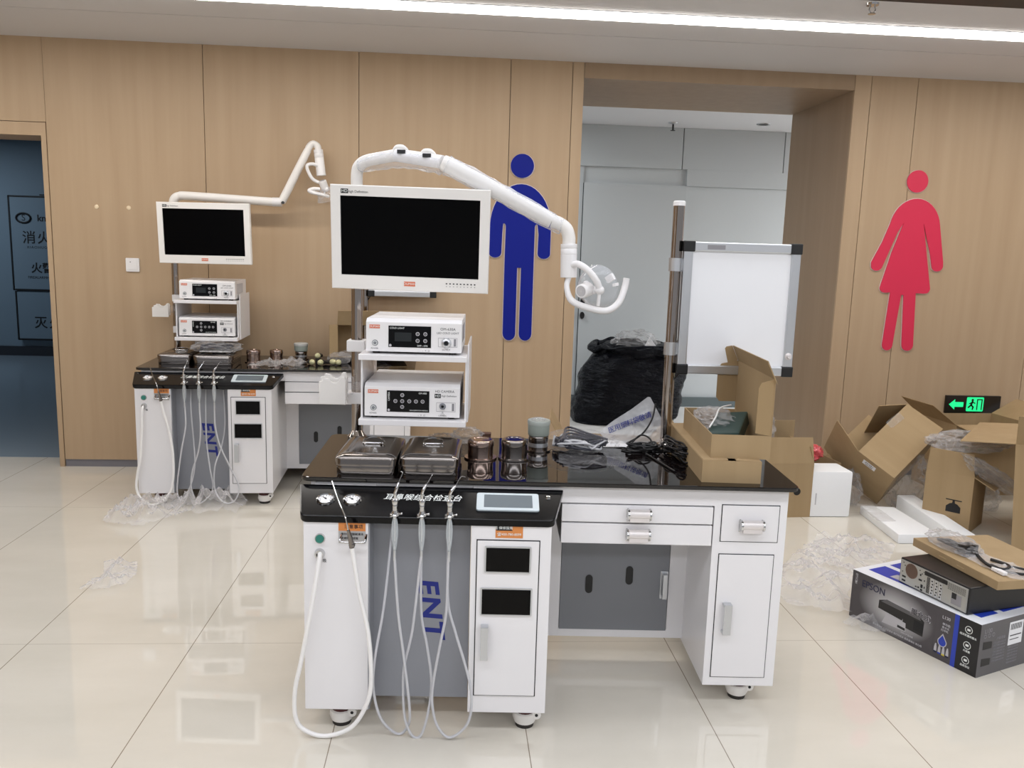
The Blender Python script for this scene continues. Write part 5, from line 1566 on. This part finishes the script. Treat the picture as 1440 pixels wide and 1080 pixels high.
for x0, x1, z0, z1 in ((0.018, 0.036, 0.030, 0.037), (0.018, 0.036, 0.014, 0.021), (0.100, 0.116, 0.046, 0.053), (0.112, 0.122, 0.020, 0.034), (0.098, 0.106, 0.014, 0.020), (0.112, 0.122, 0.008, 0.016), (0.086, 0.094, 0.014, 0.018),
                       (0.026, 0.030, 0.078, 0.082), (0.1, 0.104, 0.085, 0.089), (0.112, 0.116, 0.075, 0.079), (0.120, 0.124, 0.085, 0.088), (0.018, 0.022, 0.088, 0.092), (0.104, 0.110, 0.066, 0.074), (0.016, 0.020, 0.05, 0.054), (0.126, 0.130, 0.05, 0.056), (0.128, 0.132, 0.022, 0.03)):
    BX(x0, x1, -0.0008, 0.001, z0, z1, po)
part('port', po, M['seam'], rp_)
part('latch_bar', BX(0.128, 0.235, -0.004, 0.003, CH - 0.026, CH - 0.010), M['pc_black'], rp_, bev=0.001)
sl = bmesh.new(); vent = bmesh.new()
for k in range(3):
    x0 = 0.158 + k * 0.020
    BX(x0, x0 + 0.015, -0.0015, 0.0, 0.010, CH - 0.028, sl)
    for j in range(5):
        BX(x0 + 0.004 + 0.003 * (j % 2), x0 + 0.010 + 0.003 * (j % 2), -0.0022, -0.0014, 0.016 + j * 0.012, 0.021 + j * 0.012, vent)
for j in range(16):
    for i in range(3):
        BX(0.140 + i * 0.005, 0.143 + i * 0.005, -0.0012, 0.0, 0.012 + j * 0.004, 0.0145 + j * 0.004, vent)
part('slot_cover', sl, M['alu'], rp_)
part('vent_slots', vent, M['seam'], rp_)
ps = [(BX(0.232, CL - 0.008, -0.002, 0.001, 0.008, CH - 0.008), M['pc_steel'])]
ph = bmesh.new()
for i in range(16):
    for j in range(6):
        PRISM(CIRC(0.240 + i * 0.005, CH - 0.036 + j * 0.0045, 0.0015, 6), 0.002, 0.0026, FRONT(0, 0, 0), ph)
ps.append((ph, M['seam']))
ps.append((BX(0.258, 0.302, -0.0026, -0.001, 0.018, 0.060), M['mid_grey']))
ps.append((BX(0.260, 0.280, -0.0034, -0.001, 0.040, 0.062), M['seam']))
part('power_supply', ps, None, rp_)

# shallow cardboard tray on the computer with a bagged cable on it
sa = V((2.006, 2.738, 0)); sb = V((1.950, 3.205, 0))
sx1 = (sa - sb).normalized(); sy1 = V((-sx1.y, sx1.x, 0))
FS = basis((sb.x, sb.y, PH + 0.0025 + CH + 0.001), sx1, sy1, (0, 0, 1))
SL = (sa - sb).length
t = thing('flat_carton', 'flat closed brown carton lying across the computer', 'cardboard box', FS)
part('box_body', BX(0, SL, 0, 0.36, 0, 0.034), M['card'], t, bev=0.002)
part('locking_tab', MERGE(BX(0.16, 0.20, -0.001, 0.001, 0.014, 0.017), BX(0.26, 0.30, -0.001, 0.001, 0.014, 0.017)), M['card_edge'], t)
zt = 0.036
t = thing('bagged_power_cable', 'black cable in a clear bag on top of the flat carton', 'cable', FS, (0.25, 0.12, 0.035))
bm = bmesh.new()
random.seed(5)
TUBE([(0.20, 0.075, zt + 0.01), (0.235, 0.09, zt + 0.022), (0.285, 0.075, zt + 0.016), (0.35, 0.06, zt + 0.012), (0.40, 0.085, zt + 0.012), (0.37, 0.13, zt + 0.014), (0.30, 0.115, zt + 0.012)], 0.0065, 8, 6, bm)
TUBE([(0.34, 0.08, zt + 0.008), (0.42, 0.10, zt + 0.008), (0.445, 0.16, zt + 0.008), (0.41, 0.18, zt + 0.008), (0.36, 0.14, zt + 0.008)], 0.005, 8, 6, bm)
for k in range(3):
    TUBE([(0.06 + 0.01 * k, 0.07, zt + 0.012), (0.10, 0.05 + 0.02 * k, zt + 0.02), (0.17, 0.06 + 0.015 * k, zt + 0.018), (0.21, 0.075, zt + 0.012)], 0.006, 8, 5, bm)
BX(0.19, 0.235, 0.055, 0.11, zt, zt + 0.045, bm)
part('cable', bm, M['cable'], t, smooth=False)
part('plug', BX(0.37, 0.43, 0.055, 0.075, zt, zt + 0.014), M['white_pl'], t, bev=0.003)
part('clear_bag', LUMP((0.13, 0.085, zt + 0.02), (0.115, 0.06, 0.032), 9, 0.35, 9, 4, zt - 0.0005), M['film2'], t, smooth=True)
part('bag_tail', MOVE(CRUMPLE([(0.18, 0.03), (0.47, 0.06), (0.50, 0.20), (0.36, 0.19), (0.20, 0.14)], 0.03, 0.012, 14, 10, 0.002), T(0, 0, zt)), M['film'], t, smooth=2)

# ================================================================== the pile by the wall
SYM = [(-0.042, 0), (0.042, 0), (0.042, 0.034), (0.022, 0.052), (0.008, 0.056), (0.006, 0.072), (0.046, 0.072), (0.046, 0.078), (-0.046, 0.078), (-0.046, 0.072), (-0.006, 0.072), (-0.008, 0.056), (-0.022, 0.052), (-0.042, 0.034)]
# carton standing beside the right end of the near desk
c1 = carton('tall brown carton standing between near desk and white foam block', T(1.88, 4.655, 0) @ RZ(R(4)), 0.44, 0.28, 0.325, [('-y', 0.15, -8, 0.01), ('+y', 0.20, -4), ('+x', 0.10, -14), ('-x', 0.14, -6)])
part('printed_mark', PRISM(CIRC(0, 0, 0.022, 20), 0, 0.001, FRONT(0.128, -0.1402, 0.155)), M['black'], c1)
solo('crumpled_plastic', LUMP((0, 0, 0), (0.10, 0.09, 0.12), 15, 0.4, 8, 4), M['film2'], 'clear plastic rising out of the tall carton behind the desk', 'plastic film', T(1.80, 4.70, 0.48), smooth=True)
# white foam block
t = thing('foam_block', 'upright white foam block beside the tall carton', 'foam block', T(2.228, 4.63, 0))
part('block', BX(-0.122, 0.122, -0.10, 0.11, 0, 0.275), M['foam'], t, bev=0.014, smooth=True)
part('groove', BX(-0.095, -0.088, -0.1012, -0.099, 0.075, 0.145), M['pale_print'], t, bev=0.001)
solo('red_plastic_bag', LUMP((0, 0, 0.0), (0.075, 0.06, 0.05), 19, 0.4, 8, 4), M['red_bag'], 'crumpled red plastic bag behind the white foam block', 'plastic bag', T(2.235, 4.90, 0.30), smooth=True)
carton('small brown carton hidden behind the white foam block under the red bag', T(2.27, 4.92, 0) @ RZ(R(6)), 0.26, 0.24, 0.255)

# big tilted carton
A = V((0.156, -0.147, -0.124))       # along the box height, from its mouth to its bottom
Bv = V((0.376, 0.179, 0.263))
Cv = V((0.046, 0.246, -0.234))       # from the bright face to the inside
lA, lB, lC = A.length, Bv.length, Cv.length
A.normalize(); Bv = (Bv - A * Bv.dot(A)).normalized()
Cv = -A.cross(Bv).normalized()
P0 = V((2.447, 4.684, 0.362))
zx = -A
yx = zx.cross(Bv)
sgn = 1 if yx.dot(Cv) > 0 else -1
org = P0 + A * lA + Bv * lB / 2 + Cv * lC / 2
CMX = basis(org, Bv, yx, zx)
s_in = '+y' if sgn > 0 else '-y'
s_out = '-y' if sgn > 0 else '+y'
c2 = carton('big empty brown carton tilted on its corner against the wall', CMX, lB, lC, lA, [('-x', 0.235, -22), (s_in, 0.17, -6), ('+x', 0.17, -50)])
lab = basis(P0 + Cv * 0.04 + A * 0.05 - Bv * 0.0012, A, -Cv, -Bv) if True else None
part('paper_label', [(PRISM([(0, -0.03), (0.085, -0.03), (0.085, 0.008), (0, 0.008)], 0, 0.0008, CMX.inverted() @ lab), M['paper']), (MERGE(TXT('3C451', 0.022, CMX.inverted() @ lab @ T(0.043, -0.004, 0.001)), TXT('20210308', 0.012, CMX.inverted() @ lab @ T(0.043, -0.021, 0.001))), M['dark_text'])], None, c2)
tp = P0 + Bv * 0.33 + A * 0.02 - Cv * 0.002
part('torn_tape', MOVE(CRUMPLE([(-0.06, -0.02), (0.06, -0.03), (0.07, 0.02), (-0.05, 0.03)], 0.012, 0.008, 3, 20, 0.001), CMX.inverted() @ basis(tp, Bv, -A, -Cv)), M['film2'], c2)
solo('clear_wrapping', LUMP((0, 0, 0), (0.11, 0.08, 0.15), 23, 0.55, 12, 4, -0.16), M['film2'], 'crumpled bubble wrap between the tilted carton and the upright carton', 'plastic film', T(2.80, 4.74, 0.163), smooth=True)
solo('clear_wrapping', LUMP((0, 0, 0), (0.07, 0.07, 0.10), 29, 0.45, 9, 4, -0.09), M['film2'], 'clear wrapping at the right foot of the white foam block', 'plastic film', T(2.46, 4.80, 0.091), smooth=True)

# foam plate and foam wedge on the floor
t = thing('foam_plate', 'flat white foam plate on the floor left of the wedge', 'foam plate', T(2.53, 4.34, 0) @ RZ(R(-3)))
part('plate', PRISM([(-0.115, -0.26), (0.115, -0.25), (0.10, 0.24), (-0.095, 0.26)], 0, 0.052), M['foam'], t, bev=0.008, smooth=True)
part('wrapping_film', MOVE(CRUMPLE([(-0.13, -0.05), (-0.02, -0.05), (-0.02, 0.27), (-0.12, 0.27)], 0.022, 0.014, 8, 12, 0.0), T(0, 0, 0.052)), M['film2'], t, smooth=2)
t = thing('foam_wedge', 'tapered white foam bar on the floor before the upright carton', 'foam block', T(2.76, 4.35, 0) @ RZ(R(2)))
part('bar', PRISM([(-0.30, 0), (0.30, 0), (0.30, 0.105), (-0.30, 0.055)], -0.055, 0.055, basis((0, 0, 0), (0, 1, 0), (0, 0, 1), (1, 0, 0))), M['foam'], t, bev=0.008, smooth=True)
part('end_pad', BX(-0.048, 0.048, 0.298, 0.306, 0.015, 0.09), M['foam'], t, bev=0.003)

# upright carton with the printed symbol
e0 = V((2.898, 4.247, 0)); e1 = V((3.10, 4.40, 0))
ex = V((0.68, -0.73, 0)).normalized()
ey = V((-ex.y, ex.x, 0))
w_e = 0.25
EM4 = basis(e0 - ex * w_e / 2 + ey * 0.14, ex, ey, (0, 0, 1))
c3 = carton('upright brown carton with a printed scale mark on its front', EM4, w_e, 0.28, 0.325, [('-y', 0.13, 4, 0.012), ('+x', 0.12, 118, 0.01), ('-x', 0.10, -30)])
part('printed_mark', PRISM([(p_[0] * 0.9, p_[1] * 0.9 * 1.05) for p_ in SYM], 0, 0.001, FRONT(0.035, -0.1402, 0.105)), M['black'], c3)
solo('bubble_wrap', LUMP((0, 0, 0), (0.16, 0.10, 0.035), 37, 0.55, 12, 4), M['film2'], 'bubble wrap lying over the right side of the upright carton', 'bubble wrap', T(3.00, 4.24, 0.335) @ RY(R(32)), smooth=True)
solo('bubble_wrap', LUMP((0, 0, 0), (0.065, 0.06, 0.055), 39, 0.55, 12, 4), M['film2'], 'small puff of bubble wrap on top of the upright carton', 'bubble wrap', T(2.86, 4.44, 0.43), smooth=True)
solo('bubble_wrap', LUMP((0, 0, 0), (0.10, 0.09, 0.085), 43, 0.55, 12, 4, -0.08), M['film2'], 'bubble wrap on the floor right of the upright carton', 'bubble wrap', T(3.26, 4.72, 0.082), smooth=True)
# large carton cut by the right edge of the picture
c4 = carton('large brown carton at the right edge with flaps laid open', T(2.965, 3.98, 0) @ RZ(R(-41)) @ RY(R(-4)) @ T(0.25, 0.35, 0), 0.50, 0.70, 0.575, [('-x', 0.26, 92, 0.01), ('+y', 0.20, 60), ('-y', 0.20, 35, 0.02)])
c5 = carton('brown carton below the exit sign with raised flaps', T(3.50, 5.20, 0) @ RZ(R(4)), 0.56, 0.40, 0.47, [('-x', 0.20, 52, 0.03), ('-y', 0.19, 98, 0.01), ('+x', 0.2, 60)])
solo('bubble_wrap', LUMP((0, 0, 0), (0.20, 0.10, 0.05), 47, 0.5, 12, 4), M['film2'], 'bubble wrap spilling from the carton below the exit sign', 'bubble wrap', T(3.05, 4.56, 0.46), smooth=True)

# ================================================================== behind the near desk
carton('low brown carton on the floor behind the near desk', T(0.88, 4.45, 0) @ RZ(R(-8)), 0.50, 0.36, 0.46, [('-y', 0.14, 70, 0.01), ('+x', 0.16, 40, 0.01), ('-x', 0.16, 30, 0.01)])

# black bin bag beyond the passage
random.seed(3)
bm = bmesh.new()
bmesh.ops.create_icosphere(bm, subdivisions=5, radius=1.0)
for v in bm.verts:
    d = v.co.copy()
    zz = d.z
    wx = 0.46 * (1.0 + 0.30 * max(0, -zz)) * (1 if zz < 0.3 else 1 - 0.10 * (zz - 0.3))
    k = 1.0
    flatz = max(-0.62, min(0.78, zz * 1.05))
    sx_ = math.copysign(abs(d.x) ** 0.75, d.x); sy_ = math.copysign(abs(d.y) ** 0.8, d.y)
    n1 = noise.noise(d * 1.7 + V((4, 1, 2))); n2 = noise.noise(V((d.x * 3, d.y * 3, d.z * 9)) + V((9, 2, 1)))
    v.co = V((sx_ * wx * (1 + 0.10 * n1 + 0.05 * n2), sy_ * 0.36 * (1 + 0.10 * n1 + 0.05 * n2), 0.31 + flatz * 0.50 * (1 + 0.06 * n2)))
    v.co.x += 0.10 * (flatz + 0.2)
    if v.co.z < 0.004:
        v.co.z = 0.004
tb_ = solo('rubbish_bag', bm, M['bag_black'], 'big full black rubbish bag on the floor beyond the passage', 'rubbish bag', T(1.585, 7.30, 0), smooth=True)
pts = []
bm = bmesh.new()
for k in range(26):
    a = 2 * PI * k / 25
    pts.append((0.11 + 0.44 * math.cos(a), 0.30 * math.sin(a), 0.665 + 0.03 * noise.noise(V((math.cos(a) * 2, math.sin(a) * 2, 1)))))
bm = TUBE(pts, 0.035, 10, 3)
for v in bm.verts:
    v.co += V((1, 1, 1.4)) * 0.035 * noise.noise(v.co * 9)
part('rolled_rim', bm, M['bag_black'], tb_, smooth=True)
tt = solo('crumpled_bag', LUMP((0, 0, 0), (0.17, 0.12, 0.11), 53, 0.45, 8, 4), M['film2'], 'clear crumpled plastic poking out of the black rubbish bag', 'plastic bag', T(1.62, 7.22, 0.70), smooth=True)
part('paper_corner', PRISM([(-0.02, -0.08), (0.22, -0.08), (0.08, 0.10)], 0, 0.004, basis((0.03, -0.1, -0.02), (1, 0, 0), (0, 0.2, 1), (0, -1, 0.2))), M['paper'], tt)

# ================================================================== plastic film left on the floor
solo('plastic_film', CRUMPLE([(1.47, 3.28), (1.72, 3.18), (1.80, 3.42), (2.20, 3.80), (2.36, 4.03), (2.02, 4.20), (1.66, 3.78), (1.50, 3.55)], 0.10, 0.016, 101, 6.5, 0.003, 0.08), M['film'], 'large clear film sheet on the floor left of the printer carton', 'plastic film', smooth=2)
solo('plastic_film', CRUMPLE([(1.62, 3.12), (1.75, 3.02), (1.84, 3.08), (1.72, 3.17)], 0.08, 0.010, 105, 12, 0.004, 0.04), M['film'], 'torn end of clear film at the left corner of printer carton', 'plastic film', smooth=2)
solo('plastic_film', CRUMPLE([(-1.83, 4.34), (-1.60, 4.27), (-1.40, 4.45), (-1.18, 4.52), (-1.15, 4.70), (-1.26, 4.84), (-1.45, 4.72), (-1.60, 4.62), (-1.86, 4.60)], 0.16, 0.014, 111, 8, 0.004, 0.10), M['film'], 'clear film heaped on the floor under the far desk front', 'plastic film', smooth=2)
solo('plastic_film', CRUMPLE([(-1.57, 3.44), (-1.40, 3.50), (-1.38, 3.60), (-1.44, 3.78), (-1.60, 3.80), (-1.53, 3.62)], 0.07, 0.011, 121, 12, 0.004, 0.05), M['film'], 'small scrap of clear film alone on the left floor', 'plastic film', smooth=2)

# ================================================================== light
def area(name, loc, sx_, sy_, power, col, rot=(0, 0, 0)):
    l_ = bpy.data.lights.new(name, 'AREA')
    l_.shape = 'RECTANGLE'
    l_.size, l_.size_y = sx_, sy_
    l_.energy = power
    l_.color = col
    o = bpy.data.objects.new(name, l_)
    COL.objects.link(o)
    o.location = loc
    o.rotation_euler = rot
    return o


WARM = (0.95, 0.985, 1.06)
area('room_light', (0.6, 2.75, ZC - 0.02), 9, 0.4, 62, WARM)
area('room_light', (0.8, 1.0, ZC - 0.02), 9, 0.4, 112, WARM)
area('room_light', (0.8, -1.6, ZC - 0.02), 9, 0.5, 205, WARM)
area('rear_room_light', (6.3, 6.1, ZC - 0.02), 3.0, 0.8, 430, (0.95, 0.985, 1.02))
area('rear_room_light', (-0.1, 7.35, ZC - 0.02), 1.2, 0.5, 42, (0.95, 0.985, 1.02))  # unseen fill added to lift the dim left side of the rear room
area('corridor_light', (-6.3, 9.4, ZC - 0.05), 1.6, 0.6, 42, (0.75, 0.88, 1.0))

w = bpy.data.worlds.new('world')
SC.world = w
w.use_nodes = True
bg_ = w.node_tree.nodes['Background']
bg_.inputs['Color'].default_value = (0.96, 0.985, 1.05, 1)
bg_.inputs['Strength'].default_value = 0.5

SC.view_settings.view_transform = 'Standard'
SC.view_settings.look = 'None'
SC.view_settings.gamma = 1.0
SC.view_settings.use_curve_mapping = False
SC.view_settings.exposure = -0.50
SC.cycles.max_bounces = 10
SC.cycles.transparent_max_bounces = 16
